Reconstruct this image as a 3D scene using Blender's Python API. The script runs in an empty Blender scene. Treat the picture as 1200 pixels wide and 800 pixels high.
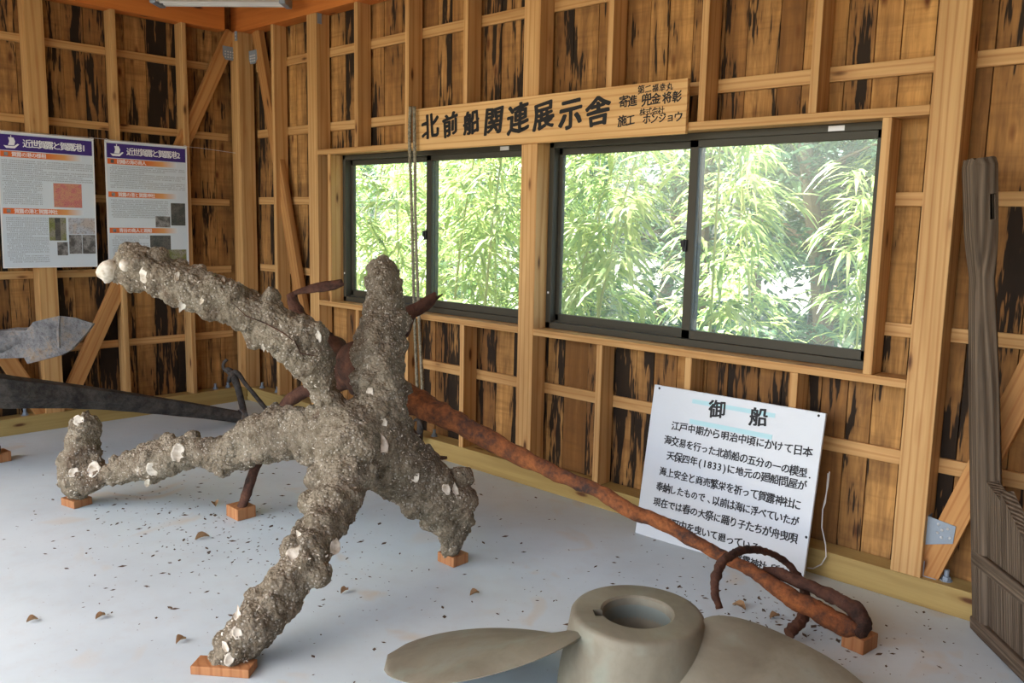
import bpy, bmesh, math, random
import numpy as np
from mathutils import Vector, Matrix, Quaternion, noise
from mathutils.bvhtree import BVHTree

random.seed(7)
SC = bpy.context.scene
COL = SC.collection
R = math.radians

# ------------------------------------------------------------------ camera, sky, sun, exposure
cam = bpy.data.objects.new('camera', bpy.data.cameras.new('camera'))
COL.objects.link(cam)
cam.data.sensor_width = 36.0
cam.data.lens = 993.4 / 1200 * 36
cam.data.clip_start = 0.05
yaw, pitch, roll = -0.75479, -0.1409, 0.020594
fw = Vector((math.cos(pitch) * math.sin(yaw), math.cos(pitch) * math.cos(yaw), math.sin(pitch)))
rt = fw.cross(Vector((0, 0, 1))).normalized()
up = rt.cross(fw)
rt2 = rt * math.cos(roll) + up * math.sin(roll)
up2 = -rt * math.sin(roll) + up * math.cos(roll)
CAM = Vector((6.2618, -3.4950, 1.5))
M = Matrix((rt2, up2, -fw)).transposed().to_4x4()
M.translation = CAM
cam.matrix_world = M
SC.camera = cam

w = bpy.data.worlds.new('sky')
SC.world = w
w.use_nodes = True
nt = w.node_tree
sky = nt.nodes.new('ShaderNodeTexSky')
sky.sky_type = 'NISHITA'
sky.sun_disc = False
sky.sun_elevation = R(52)
sky.sun_rotation = R(200)
sky.dust_density = 3.0
nt.links.new(sky.outputs[0], nt.nodes['Background'].inputs[0])
nt.nodes['Background'].inputs[1].default_value = 0.42

sun = bpy.data.objects.new('sun', bpy.data.lights.new('sun', 'SUN'))
COL.objects.link(sun)
sun.data.energy = 19.0
sun.data.angle = R(0.6)
sun.data.color = (1.0, 0.96, 0.90)
sun.rotation_euler = Vector((0.62, -0.16, -0.77)).to_track_quat('-Z', 'Y').to_euler()

def portal(name, loc, rot, sx, sy):          # a window or opening through which the sky is sampled
    l = bpy.data.lights.new(name, 'AREA')
    l.shape = 'RECTANGLE'
    l.size, l.size_y = sx, sy
    l.cycles.is_portal = True
    o = bpy.data.objects.new(name, l)
    COL.objects.link(o)
    o.location, o.rotation_euler = loc, rot
portal('sky_portal_front', (3.6, -4.6, 1.45), (R(90), 0, R(0)), 7.3, 2.9)
portal('sky_portal_window', (2.1, 0.25, 1.42), (R(-90), 0, 0), 1.8, 1.0)
portal('sky_portal_window', (4.05, 0.25, 1.42), (R(-90), 0, 0), 1.8, 1.0)

vs = SC.view_settings
vs.view_transform = 'Standard'
vs.look = 'None'
vs.gamma = 1.0
vs.use_curve_mapping = False
vs.exposure = 1.03
SC.cycles.max_bounces = 10
SC.cycles.diffuse_bounces = 6
SC.cycles.transparent_max_bounces = 16
SC.cycles.sample_clamp_indirect = 8.0

# ------------------------------------------------------------------ materials
class NT:
    def __init__(s, name, rough=0.6, spec=0.3, metal=0.0):
        s.m = bpy.data.materials.new(name)
        s.m.use_nodes = True
        s.t = s.m.node_tree
        s.b = s.t.nodes['Principled BSDF']
        s.b.inputs['Roughness'].default_value = rough
        s.b.inputs['Specular IOR Level'].default_value = spec
        s.b.inputs['Metallic'].default_value = metal
    def n(s, typ, **kw):
        nd = s.t.nodes.new('ShaderNode' + typ)
        for k, v in kw.items():
            setattr(nd, k, v)
        return nd
    def set(s, sock, v):
        if isinstance(v, bpy.types.NodeSocket):
            s.t.links.new(v, sock)
        else:
            sock.default_value = v
    def math(s, op, a, b=0.0, c=0.0, clamp=False):
        nd = s.n('Math', operation=op, use_clamp=clamp)
        for i, v in enumerate((a, b, c)):
            s.set(nd.inputs[i], v)
        return nd.outputs[0]
    def coord(s, scale=(1, 1, 1), rand=True):
        tc = s.n('TexCoord')
        v = tc.outputs['Object']
        if rand:
            oi = s.n('ObjectInfo')
            mu = s.n('VectorMath', operation='SCALE')
            mu.inputs[0].default_value = (37.0, 23.0, 11.0)
            s.t.links.new(oi.outputs['Random'], mu.inputs[3])
            ad = s.n('VectorMath', operation='ADD')
            s.t.links.new(v, ad.inputs[0]); s.t.links.new(mu.outputs[0], ad.inputs[1])
            v = ad.outputs[0]
        mp = s.n('VectorMath', operation='MULTIPLY')
        s.t.links.new(v, mp.inputs[0])
        mp.inputs[1].default_value = scale
        return mp.outputs[0]
    def noise(s, vec, scale=1.0, detail=3.0, rough=0.55, dist=0.0, w=None, col=False):
        nd = s.n('TexNoise')
        if w is not None:
            nd.noise_dimensions = '4D'
            s.set(nd.inputs['W'], w)
        s.t.links.new(vec, nd.inputs['Vector'])
        nd.inputs['Scale'].default_value = scale
        nd.inputs['Detail'].default_value = detail
        nd.inputs['Roughness'].default_value = rough
        nd.inputs['Distortion'].default_value = dist
        return nd.outputs['Color' if col else 'Fac']
    def voro(s, vec, scale=1.0, feature='F1', out='Distance'):
        nd = s.n('TexVoronoi', feature=feature)
        s.t.links.new(vec, nd.inputs['Vector'])
        nd.inputs['Scale'].default_value = scale
        return nd.outputs[out]
    def ramp(s, f, stops, interp='LINEAR'):
        nd = s.n('ValToRGB')
        cr = nd.color_ramp
        cr.interpolation = interp
        while len(cr.elements) < len(stops):
            cr.elements.new(0.5)
        for e, (p, c) in zip(cr.elements, stops):
            e.position = p
            e.color = (c, c, c, 1) if isinstance(c, (int, float)) else (*c, 1)
        s.t.links.new(f, nd.inputs[0])
        return nd.outputs[0]
    def mix(s, f, a, b, mode='MIX'):
        nd = s.n('Mix', data_type='RGBA', blend_type=mode)
        s.set(nd.inputs[0], f)
        for i, v in ((6, a), (7, b)):
            s.set(nd.inputs[i], (*v, 1) if isinstance(v, tuple) and len(v) == 3 else v)
        return nd.outputs[2]
    def step(s, f, lo, hi):
        nd = s.n('MapRange')
        s.set(nd.inputs[0], f)
        nd.inputs[1].default_value, nd.inputs[2].default_value = lo, hi
        return nd.outputs[0]
    def color(s, c):
        s.set(s.b.inputs['Base Color'], (*c, 1) if isinstance(c, tuple) and len(c) == 3 else c)
    def bump(s, h, strength=0.3, dist=0.01):
        nd = s.n('Bump')
        nd.inputs['Strength'].default_value = strength
        nd.inputs['Distance'].default_value = dist
        s.t.links.new(h, nd.inputs['Height'])
        s.t.links.new(nd.outputs[0], s.b.inputs['Normal'])

def plain(name, c, rough=0.6, metal=0.0, spec=0.3, var=0.12, scale=6.0):
    k = NT(name, rough, spec, metal)
    f = k.noise(k.coord(), scale, 4.0)
    k.color(k.mix(f, tuple(x * (1 - var) for x in c), tuple(min(1, x * (1 + var)) for x in c)))
    return k.m

def wood(name, light, dark, knot=True, rings=True, rough=0.6):
    k = NT(name, rough, 0.25)
    g = k.noise(k.coord((16, 16, 0.9)), 1.0, 4.0, 0.6, 0.6)
    c = k.ramp(g, [(0.3, dark), (0.62, light)])
    fine = k.noise(k.coord((90, 90, 2.0)), 1.0, 2.0)
    c = k.mix(k.step(fine, 0.45, 0.75), c, k.mix(0.25, c, dark))
    if rings:
        wv = k.n('TexWave', wave_type='RINGS', rings_direction='Z')
        k.t.links.new(k.coord((7, 7, 0.55)), wv.inputs['Vector'])
        wv.inputs['Scale'].default_value = 1.6
        wv.inputs['Distortion'].default_value = 5.0
        wv.inputs['Detail'].default_value = 2.0
        wv.inputs['Detail Scale'].default_value = 0.7
        c = k.mix(k.math('MULTIPLY', k.step(wv.outputs['Fac'], 0.74, 1.0), 0.6), c, (dark[0] * 0.85, dark[1] * 0.7, dark[2] * 0.6))
    if knot:
        v = k.voro(k.coord((9, 9, 2.6)), 1.0)
        kn = k.step(v, 0.13, 0.06)
        halo = k.step(v, 0.26, 0.1)
        c = k.mix(k.math('MULTIPLY', halo, 0.35), c, (dark[0] * 0.8, dark[1] * 0.6, dark[2] * 0.5))
        c = k.mix(kn, c, (0.12, 0.045, 0.015))
    oi = k.n('ObjectInfo')
    c = k.mix(1.0, c, k.ramp(oi.outputs['Random'], [(0.0, 0.86), (1.0, 1.0)]), 'MULTIPLY')
    k.color(c)
    k.bump(fine, 0.08, 0.004)
    return k.m

FRESH = wood('fresh_cedar', (0.68, 0.41, 0.165), (0.50, 0.265, 0.09))
SILLW = wood('treated_sill_timber', (0.50, 0.36, 0.13), (0.36, 0.24, 0.08), rings=False)
BEAMW = wood('orange_beam_timber', (0.72, 0.24, 0.05), (0.56, 0.165, 0.034), rings=False)
BRACEW = wood('brace_timber', (0.58, 0.30, 0.10), (0.42, 0.19, 0.06))
SIGNW = wood('sign_plank_wood', (0.74, 0.46, 0.19), (0.60, 0.34, 0.12), knot=False)
BLOCKW = wood('block_wood', (0.46, 0.21, 0.085), (0.33, 0.14, 0.055), knot=False)
CEILW = wood('ceiling_board_wood', (0.50, 0.29, 0.12), (0.36, 0.19, 0.07))

def cladding():
    k = NT('reclaimed_dark_stained_boards', 0.75, 0.15)
    at = k.n('Attribute', attribute_name='rnd')
    r = at.outputs['Fac']
    w20 = k.math('MULTIPLY', r, 40.0)
    oc = lambda sc: k.coord(sc, rand=False)
    g = k.noise(oc((28, 28, 1.3)), 1.0, 3.0, 0.6, 0.3, w=w20)
    base = k.ramp(g, [(0.25, (0.28, 0.14, 0.045)), (0.55, (0.47, 0.25, 0.083)), (0.8, (0.60, 0.345, 0.125))])
    tint = k.ramp(k.math('FRACT', k.math('MULTIPLY', r, 7.31)), [(0.0, (0.5, 0.43, 0.38)), (0.3, (0.82, 0.74, 0.68)), (0.65, (1.05, 1.0, 0.95)), (1.0, (1.3, 1.3, 1.25))])
    c = k.mix(1.0, base, tint, 'MULTIPLY')
    # faint saw bands across the boards
    band = k.noise(oc((1.5, 1.5, 9)), 1.0, 2.0, 0.5, w=w20)
    c = k.mix(k.math('MULTIPLY', k.step(band, 0.52, 0.70), 0.6), c, (0.19, 0.088, 0.03))
    saw = k.noise(oc((3, 3, 42)), 1.0, 2.0, 0.6, w=w20)
    c = k.mix(k.math('MULTIPLY', k.step(saw, 0.5, 0.75), 0.4), c, (0.16, 0.075, 0.028))
    smg = k.noise(oc((11, 11, 4)), 1.0, 4.0, 0.65, 0.5, w=w20)
    c = k.mix(k.math('MULTIPLY', k.step(smg, 0.52, 0.72), 0.6), c, (0.12, 0.058, 0.025))
    knot = k.voro(oc((8, 8, 3.2)), 1.0)
    c = k.mix(k.step(knot, 0.16, 0.05), c, (0.13, 0.042, 0.014))
    # black peeling stain, in vertical streaks
    big = k.noise(oc((7.0, 7.0, 0.95)), 1.0, 2.0, 0.5, 0.2, w=w20)
    mid = k.noise(oc((26, 26, 3.2)), 1.0, 3.0, 0.65, 0.3, w=w20)
    fin = k.noise(oc((80, 80, 5.5)), 1.0, 2.0, 0.6, w=w20)
    amt = k.math('FRACT', k.math('MULTIPLY', r, 13.77))
    s = k.math('ADD', k.math('MULTIPLY', big, 0.55), k.math('MULTIPLY', mid, 0.46))
    s = k.math('ADD', s, k.math('MULTIPLY', fin, 0.24))
    s = k.math('ADD', s, k.math('MULTIPLY', amt, 0.12))
    st = k.step(s, 0.712, 0.735)
    soft = k.step(s, 0.575, 0.72)
    c = k.mix(k.math('MULTIPLY', soft, 0.6), c, (0.14, 0.068, 0.028))
    c = k.mix(k.math('MULTIPLY', st, 0.93), c, (0.014, 0.012, 0.010))
    k.color(c)
    k.bump(fin, 0.15, 0.004)
    return k.m
CLAD = cladding()

def floor_mat():
    k = NT('white_painted_concrete', 0.55, 0.3)
    v = k.coord(rand=False)
    a = k.noise(v, 1.1, 5.0, 0.6)
    b = k.noise(v, 9.0, 6.0, 0.7)
    c = k.ramp(a, [(0.3, (0.475, 0.545, 0.57)), (0.55, (0.56, 0.64, 0.665)), (0.75, (0.62, 0.695, 0.715))])
    c = k.mix(k.math('MULTIPLY', k.step(b, 0.5, 0.78), 0.4), c, (0.50, 0.50, 0.48))
    st = k.noise(v, 2.3, 3.0, 0.5, 1.0)
    c = k.mix(k.math('MULTIPLY', k.step(st, 0.62, 0.74), 0.55), c, (0.58, 0.47, 0.33))
    sp = k.noise(v, 60.0, 2.0, 0.6)
    c = k.mix(k.math('MULTIPLY', k.step(sp, 0.70, 0.76), 0.55), c, (0.22, 0.18, 0.15))
    k.color(c)
    k.bump(b, 0.1, 0.004)
    return k.m
FLOOR = floor_mat()

def crust_mat():
    k = NT('shell_encrusted_iron', 0.9, 0.12)
    v = k.coord(rand=False)
    a = k.noise(v, 3.2, 4.0, 0.6)
    b = k.noise(v, 22.0, 6.0, 0.72)
    c = k.ramp(a, [(0.3, (0.17, 0.124, 0.073)), (0.5, (0.33, 0.256, 0.157)), (0.7, (0.49, 0.40, 0.27))])
    c = k.mix(k.step(b, 0.35, 0.72), k.mix(0.6, c, (0.06, 0.047, 0.032)), k.mix(0.4, c, (0.52, 0.46, 0.36)))
    rust = k.noise(v, 5.0, 3.0, 0.55, 0.8)
    c = k.mix(k.math('MULTIPLY', k.step(rust, 0.56, 0.70), 0.6), c, (0.125, 0.07, 0.042))
    vo = k.voro(v, 75.0)
    n2 = k.noise(v, 14.0, 3.0)
    fl = k.math('MULTIPLY', k.step(vo, 0.36, 0.2), k.step(n2, 0.44, 0.54))
    c = k.mix(k.math('MULTIPLY', fl, 0.75), c, (0.62, 0.56, 0.46))
    fib = k.noise(v, 95.0, 3.0, 0.7, 1.2)
    c = k.mix(k.math('MULTIPLY', k.step(fib, 0.60, 0.68), 0.6), c, (0.60, 0.54, 0.44))
    pit = k.noise(v, 38.0, 4.0, 0.7)
    c = k.mix(k.math('MULTIPLY', k.step(pit, 0.57, 0.70), 0.6), c, (0.05, 0.038, 0.026))
    k.color(c)
    k.bump(k.math('ADD', k.noise(v, 60.0, 5.0, 0.7), k.math('MULTIPLY', vo, 0.6)), 1.0, 0.02)
    return k.m
CRUST = crust_mat()

def rust_mat(name, c1, c2, c3):
    k = NT(name, 0.88, 0.15)
    v = k.coord(rand=False)
    a = k.noise(v, 9.0, 5.0, 0.65)
    b = k.noise(v, 45.0, 4.0, 0.7)
    a2 = k.noise(v, 26.0, 4.0, 0.7, 0.6)
    c = k.ramp(k.math('ADD', k.math('MULTIPLY', a, 0.6), k.math('MULTIPLY', a2, 0.4)), [(0.38, c1), (0.5, c2), (0.62, c3)])
    c = k.mix(k.step(b, 0.5, 0.75), c, k.mix(0.6, c, (0.05, 0.028, 0.02)))
    k.color(c)
    k.bump(k.math('ADD', a, b), 0.7, 0.012)
    return k.m
RUST = rust_mat('orange_flaking_rust', (0.055, 0.036, 0.03), (0.20, 0.072, 0.03), (0.36, 0.125, 0.042))
DRUST = rust_mat('dark_brown_rust', (0.035, 0.022, 0.017), (0.085, 0.04, 0.027), (0.13, 0.06, 0.036))
GREYIRON = rust_mat('grey_weathered_iron', (0.10, 0.10, 0.10), (0.17, 0.165, 0.16), (0.23, 0.17, 0.115))
DARKIRON = rust_mat('dark_weathered_shank', (0.035, 0.032, 0.03), (0.072, 0.064, 0.056), (0.115, 0.10, 0.085))

def shell_mat():
    k = NT('bleached_oyster_shell', 0.55, 0.3)
    f = k.noise(k.coord(), 40.0, 4.0)
    k.color(k.ramp(f, [(0.3, (0.42, 0.34, 0.23)), (0.6, (0.72, 0.65, 0.53))]))
    return k.m
SHELL = shell_mat()

def bronze_mat():
    k = NT('aged_bronze_patina', 0.62, 0.35, 0.15)
    v = k.coord(rand=False)
    a = k.noise(v, 4.0, 5.0, 0.6, 0.5)
    b = k.noise(v, 40.0, 4.0, 0.65)
    c = k.ramp(a, [(0.3, (0.165, 0.142, 0.10)), (0.55, (0.23, 0.208, 0.152)), (0.75, (0.245, 0.24, 0.19))])
    c = k.mix(k.math('MULTIPLY', k.step(b, 0.5, 0.75), 0.35), c, (0.165, 0.145, 0.10))
    g = k.noise(v, 7.0, 3.0)
    c = k.mix(k.math('MULTIPLY', k.step(g, 0.55, 0.75), 0.4), c, (0.25, 0.32, 0.26))
    k.color(c)
    k.bump(b, 0.12, 0.004)
    return k.m
BRONZE = bronze_mat()
BORE = plain('green_grey_bore_metal', (0.19, 0.21, 0.18), 0.5, 0.2)

def greywood():
    k = NT('grey_weathered_wood', 0.9, 0.04)
    wv = k.n('TexWave', wave_type='RINGS', rings_direction='Z')
    k.t.links.new(k.coord((7, 7, 0.45)), wv.inputs['Vector'])
    wv.inputs['Scale'].default_value = 3.0
    wv.inputs['Distortion'].default_value = 4.0
    wv.inputs['Detail'].default_value = 1.0
    wv.inputs['Detail Scale'].default_value = 0.6
    g = k.noise(k.coord((45, 45, 1.6)), 1.0, 4.0, 0.6, 0.4)
    c = k.ramp(g, [(0.3, (0.07, 0.05, 0.034)), (0.6, (0.175, 0.132, 0.092))])
    c = k.mix(k.math('MULTIPLY', k.step(wv.outputs['Fac'], 0.55, 0.95), 0.5), c, (0.06, 0.048, 0.036))
    k.color(c)
    k.bump(k.math('ADD', g, wv.outputs['Fac']), 0.5, 0.006)
    return k.m
GREYW = greywood()

BRONZEFRAME = plain('dark_bronze_aluminium', (0.060, 0.054, 0.038), 0.5, 0.0, 0.22, 0.05)
ZINC = plain('galvanised_steel', (0.27, 0.32, 0.37), 0.5, 0.2, 0.4, 0.15, 25)
SCREW = plain('bright_screw_head', (0.62, 0.64, 0.65), 0.35, 0.6)
WHITEMETAL = plain('off_white_enamel', (0.62, 0.61, 0.56), 0.4, 0, 0.4, 0.05)
TUBE = plain('frosted_lamp_tube', (0.80, 0.80, 0.77), 0.3, 0, 0.4, 0.03)
INK = plain('black_brush_ink', (0.012, 0.011, 0.010), 0.6, var=0.0)
PEN = plain('black_marker_ink', (0.018, 0.018, 0.02), 0.6, var=0.0)
WHITEINK = plain('white_print', (0.86, 0.86, 0.86), 0.5, var=0.0)
GREYINK = plain('grey_small_print', (0.22, 0.235, 0.25), 0.5, var=0.0)
PURPLE = plain('purple_print', (0.055, 0.028, 0.185), 0.4, var=0.03)
PAPER = plain('laminated_poster_paper', (0.66, 0.735, 0.785), 0.22, 0, 0.5, 0.02)
STICKER = plain('white_sticker', (0.8, 0.8, 0.78), 0.5)
CORD = plain('white_cord', (0.62, 0.60, 0.55), 0.7)
BLACK = plain('black_rubber', (0.02, 0.02, 0.021), 0.5)
BLUETAPE = plain('pale_blue_tape', (0.42, 0.66, 0.70), 0.4, var=0.04)

def board_mat():
    k = NT('white_board_under_plastic', 0.3, 0.5)
    v = k.coord(rand=False)
    c = k.mix(k.noise(v, 3.0, 3.0), (0.56, 0.60, 0.635), (0.63, 0.67, 0.705))
    k.color(c)
    wr = k.noise(k.coord((3, 3, 9), rand=False), 2.0, 4.0, 0.5, 1.5)
    k.bump(wr, 0.25, 0.01)
    return k.m
BOARD = board_mat()

def banner_mat():
    k = NT('orange_fading_banner_print', 0.35, 0.4)
    tc = k.n('TexCoord')
    sp = k.n('SeparateXYZ')
    k.t.links.new(tc.outputs['Object'], sp.inputs[0])
    f = k.step(sp.outputs[0], 0.0, 0.50)
    k.color(k.ramp(f, [(0.0, (0.72, 0.145, 0.028)), (0.55, (0.72, 0.165, 0.03)), (0.78, (0.75, 0.36, 0.12)), (1.0, (0.66, 0.735, 0.785))]))
    return k.m
BANNER = banner_mat()

def photo_mat(name, top, low, dark, sc=30):
    k = NT(name, 0.3, 0.45)
    v = k.coord()
    a = k.noise(v, sc * 3.0, 5.0, 0.7)
    b = k.noise(v, sc * 0.5, 2.0, 0.5)
    c = k.mix(k.step(b, 0.4, 0.6), top, low)
    c = k.mix(k.step(a, 0.5, 0.68), c, dark)
    k.color(c)
    return k.m
PH_RED = photo_mat('printed_red_map', (0.60, 0.20, 0.18), (0.62, 0.30, 0.18), (0.28, 0.07, 0.10), 60)
PH_GREY = photo_mat('printed_grey_photo', (0.30, 0.29, 0.28), (0.10, 0.095, 0.09), (0.035, 0.033, 0.03), 45)
PH_GREEN = photo_mat('printed_garden_photo', (0.20, 0.22, 0.06), (0.30, 0.28, 0.22), (0.06, 0.05, 0.03), 40)
PH_DARK = photo_mat('printed_dark_photo', (0.06, 0.065, 0.06), (0.12, 0.11, 0.10), (0.02, 0.02, 0.02), 40)
PH_PALE = photo_mat('printed_pale_photo', (0.48, 0.52, 0.58), (0.5, 0.44, 0.4), (0.16, 0.13, 0.11), 40)

def rope_mat():
    k = NT('grey_brown_twisted_rope', 0.9, 0.1)
    f = k.noise(k.coord((60, 60, 60)), 1.0, 3.0)
    k.color(k.ramp(f, [(0.3, (0.14, 0.12, 0.08)), (0.65, (0.36, 0.32, 0.23))]))
    return k.m
ROPE_M = rope_mat()

def glass_mat():
    m = bpy.data.materials.new('dusty_window_glass')
    m.use_nodes = True
    t = m.node_tree
    t.nodes.clear()
    out = t.nodes.new('ShaderNodeOutputMaterial')
    tr = t.nodes.new('ShaderNodeBsdfTransparent'); tr.inputs[0].default_value = (0.93, 0.97, 0.95, 1)
    gl = t.nodes.new('ShaderNodeBsdfGlossy'); gl.inputs['Roughness'].default_value = 0.02
    df = t.nodes.new('ShaderNodeBsdfTranslucent'); df.inputs[0].default_value = (0.8, 0.84, 0.82, 1)
    lw = t.nodes.new('ShaderNodeLayerWeight'); lw.inputs['Blend'].default_value = 0.5
    pw = t.nodes.new('ShaderNodeMath'); pw.operation = 'POWER'; pw.inputs[1].default_value = 4.0
    fr = t.nodes.new('ShaderNodeMath'); fr.operation = 'MULTIPLY_ADD'; fr.inputs[1].default_value = 0.45; fr.inputs[2].default_value = 0.025
    t.links.new(lw.outputs['Facing'], pw.inputs[0]); t.links.new(pw.outputs[0], fr.inputs[0])
    m1 = t.nodes.new('ShaderNodeMixShader'); m2 = t.nodes.new('ShaderNodeMixShader')
    m1.inputs[0].default_value = 0.07
    t.links.new(tr.outputs[0], m1.inputs[1]); t.links.new(df.outputs[0], m1.inputs[2])
    t.links.new(fr.outputs[0], m2.inputs[0])
    t.links.new(m1.outputs[0], m2.inputs[1]); t.links.new(gl.outputs[0], m2.inputs[2])
    t.links.new(m2.outputs[0], out.inputs[0])
    return m
GLASS = glass_mat()

def leaf_mat(name, a, b, trans):
    m = bpy.data.materials.new(name)
    m.use_nodes = True
    t = m.node_tree
    t.nodes.clear()
    out = t.nodes.new('ShaderNodeOutputMaterial')
    at = t.nodes.new('ShaderNodeAttribute'); at.attribute_name = 'rnd'
    mx = t.nodes.new('ShaderNodeMix'); mx.data_type = 'RGBA'
    mx.inputs[6].default_value = (*a, 1); mx.inputs[7].default_value = (*b, 1)
    t.links.new(at.outputs['Fac'], mx.inputs[0])
    d = t.nodes.new('ShaderNodeBsdfDiffuse'); tl = t.nodes.new('ShaderNodeBsdfTranslucent')
    g = t.nodes.new('ShaderNodeBsdfGlossy'); g.inputs['Roughness'].default_value = 0.45
    m1 = t.nodes.new('ShaderNodeMixShader'); m1.inputs[0].default_value = trans
    m2 = t.nodes.new('ShaderNodeMixShader'); m2.inputs[0].default_value = 0.06
    t.links.new(mx.outputs[2], d.inputs[0]); t.links.new(mx.outputs[2], tl.inputs[0])
    t.links.new(d.outputs[0], m1.inputs[1]); t.links.new(tl.outputs[0], m1.inputs[2])
    t.links.new(m1.outputs[0], m2.inputs[1]); t.links.new(g.outputs[0], m2.inputs[2])
    t.links.new(m2.outputs[0], out.inputs[0])
    return m
LEAF = leaf_mat('bamboo_leaf', (0.24, 0.38, 0.12), (0.66, 0.70, 0.28), 0.5)
TREELEAF = leaf_mat('tree_leaf', (0.10, 0.20, 0.12), (0.26, 0.40, 0.22), 0.4)
CULM = plain('green_bamboo_culm', (0.46, 0.47, 0.20), 0.45)
BARK = plain('brown_bark', (0.23, 0.17, 0.12), 0.9)
SOIL = plain('leafy_ground', (0.165, 0.16, 0.13), 0.95, var=0.35, scale=3)
DRYLEAF = plain('dry_brown_leaf', (0.36, 0.22, 0.11), 0.8, var=0.3, scale=30)
CRUMB = plain('dark_leaf_crumbs', (0.085, 0.055, 0.035), 0.9, var=0.5, scale=20)

# ------------------------------------------------------------------ mesh helpers
class MB:
    def __init__(s):
        s.v, s.f, s.a = [], [], []
        s.seed = 0.5
    def add(s, vs_, fs):
        o = len(s.v)
        s.v += [tuple(v) for v in vs_]
        s.f += [tuple(i + o for i in f) for f in fs]
        s.a += [s.seed] * len(fs)
    def box(s, lo, hi, mat=None):
        x0, y0, z0 = lo; x1, y1, z1 = hi
        vs_ = [Vector(p) for p in ((x0, y0, z0), (x1, y0, z0), (x1, y1, z0), (x0, y1, z0), (x0, y0, z1), (x1, y0, z1), (x1, y1, z1), (x0, y1, z1))]
        if mat is not None:
            vs_ = [mat @ v for v in vs_]
        s.add(vs_, [(0, 3, 2, 1), (4, 5, 6, 7), (0, 1, 5, 4), (1, 2, 6, 5), (2, 3, 7, 6), (3, 0, 4, 7)])
    def bevelbox(s, lo, hi, b=0.003, mat=None):
        bm = bmesh.new()
        x0, y0, z0 = lo; x1, y1, z1 = hi
        bmesh.ops.create_cube(bm, size=1.0)
        for v in bm.verts:
            v.co = Vector(((x0 + x1) / 2 + v.co.x * (x1 - x0), (y0 + y1) / 2 + v.co.y * (y1 - y0), (z0 + z1) / 2 + v.co.z * (z1 - z0)))
        bmesh.ops.bevel(bm, geom=list(bm.edges), offset=b, segments=2, affect='EDGES', profile=0.5)
        s.bm(bm, mat)
    def bm(s, bm, mat=None):
        bm.verts.ensure_lookup_table()
        bm.verts.index_update()
        s.add([(mat @ v.co if mat is not None else v.co.copy()) for v in bm.verts], [[v.index for v in f.verts] for f in bm.faces])
        bm.free()
    def tube(s, pts, rad, n=10, cap=True, flat=1.0, rough=0.0, rs=0.0, twist=0.0):
        pts = [Vector(p) for p in pts]
        if isinstance(rad, (int, float)):
            rad = [rad] * len(pts)
        t0 = (pts[1] - pts[0]).normalized()
        u = t0.orthogonal().normalized()
        rings = []
        for i, p in enumerate(pts):
            t = (pts[min(i + 1, len(pts) - 1)] - pts[max(i - 1, 0)]).normalized()
            u = (u - t * u.dot(t)).normalized()
            v = t.cross(u)
            ring = []
            for k in range(n):
                a = 2 * math.pi * k / n + twist * i
                q = p + (u * math.cos(a) + v * math.sin(a) * flat) * rad[i]
                if rough:
                    q += (q - p).normalized() * rad[i] * rough * noise.fractal(q * rs, 0.9, 2.0, 4)
                ring.append(q)
            rings.append(ring)
        vs_ = [q for r in rings for q in r]
        fs = []
        for i in range(len(pts) - 1):
            for k in range(n):
                fs.append((i * n + k, i * n + (k + 1) % n, (i + 1) * n + (k + 1) % n, (i + 1) * n + k))
        if cap:
            fs.append(tuple(range(n - 1, -1, -1)))
            o = (len(pts) - 1) * n
            fs.append(tuple(range(o, o + n)))
        s.add(vs_, fs)
    def lathe(s, prof, n=48, mat=None, close=False):
        m = len(prof)
        vs_ = []
        for k in range(n):
            a = 2 * math.pi * k / n
            for r_, z_ in prof:
                v = Vector((r_ * math.cos(a), r_ * math.sin(a), z_))
                vs_.append(mat @ v if mat is not None else v)
        fs = []
        for k in range(n):
            for i in range(m - 1 if not close else m):
                j = (i + 1) % m
                fs.append((k * m + i, ((k + 1) % n) * m + i, ((k + 1) % n) * m + j, k * m + j))
        s.add(vs_, fs)
    def prism(s, outline, thick, mat=None):        # outline in local x,y; thickness along z, centred
        n = len(outline)
        vs_ = [Vector((x, y, -thick / 2)) for x, y in outline] + [Vector((x, y, thick / 2)) for x, y in outline]
        if mat is not None:
            vs_ = [mat @ v for v in vs_]
        s.add(vs_, [tuple(range(n - 1, -1, -1)), tuple(range(n, 2 * n))] + [(i, (i + 1) % n, n + (i + 1) % n, n + i) for i in range(n)])
    def build(s, name, mat, parent=None, loc=None, rot=None, smooth=False, angle=None):
        me = bpy.data.meshes.new(name)
        me.from_pydata(s.v, [], s.f)
        at = me.attributes.new('rnd', 'FLOAT', 'FACE')
        at.data.foreach_set('value', s.a)
        bm = bmesh.new(); bm.from_mesh(me)
        bmesh.ops.recalc_face_normals(bm, faces=bm.faces)
        bm.to_mesh(me); bm.free()
        return link(name, me, mat, parent, loc, rot, smooth, angle)

def link(name, me, mat, parent=None, loc=None, rot=None, smooth=False, angle=None):
    if mat is not None:
        me.materials.clear(); me.materials.append(mat)
    o = bpy.data.objects.new(name, me)
    COL.objects.link(o)
    if smooth:
        me.shade_smooth()
        if angle:
            me.set_sharp_from_angle(angle=R(angle))
    if parent is not None:
        o.parent = parent
    if loc is not None:
        o.location = loc
    if rot is not None:
        o.rotation_euler = rot
    return o

def tag(o, label=None, cat=None, group=None, kind=None):
    if label: o['label'] = label
    if cat: o['category'] = cat
    if group: o['group'] = group
    if kind: o['kind'] = kind
    return o

def empty(name, loc=(0, 0, 0), rotz=0.0):
    o = bpy.data.objects.new(name, None)
    COL.objects.link(o)
    o.empty_display_size = 0.1
    o.location = loc
    o.rotation_euler = (0, 0, rotz)
    return o

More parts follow.
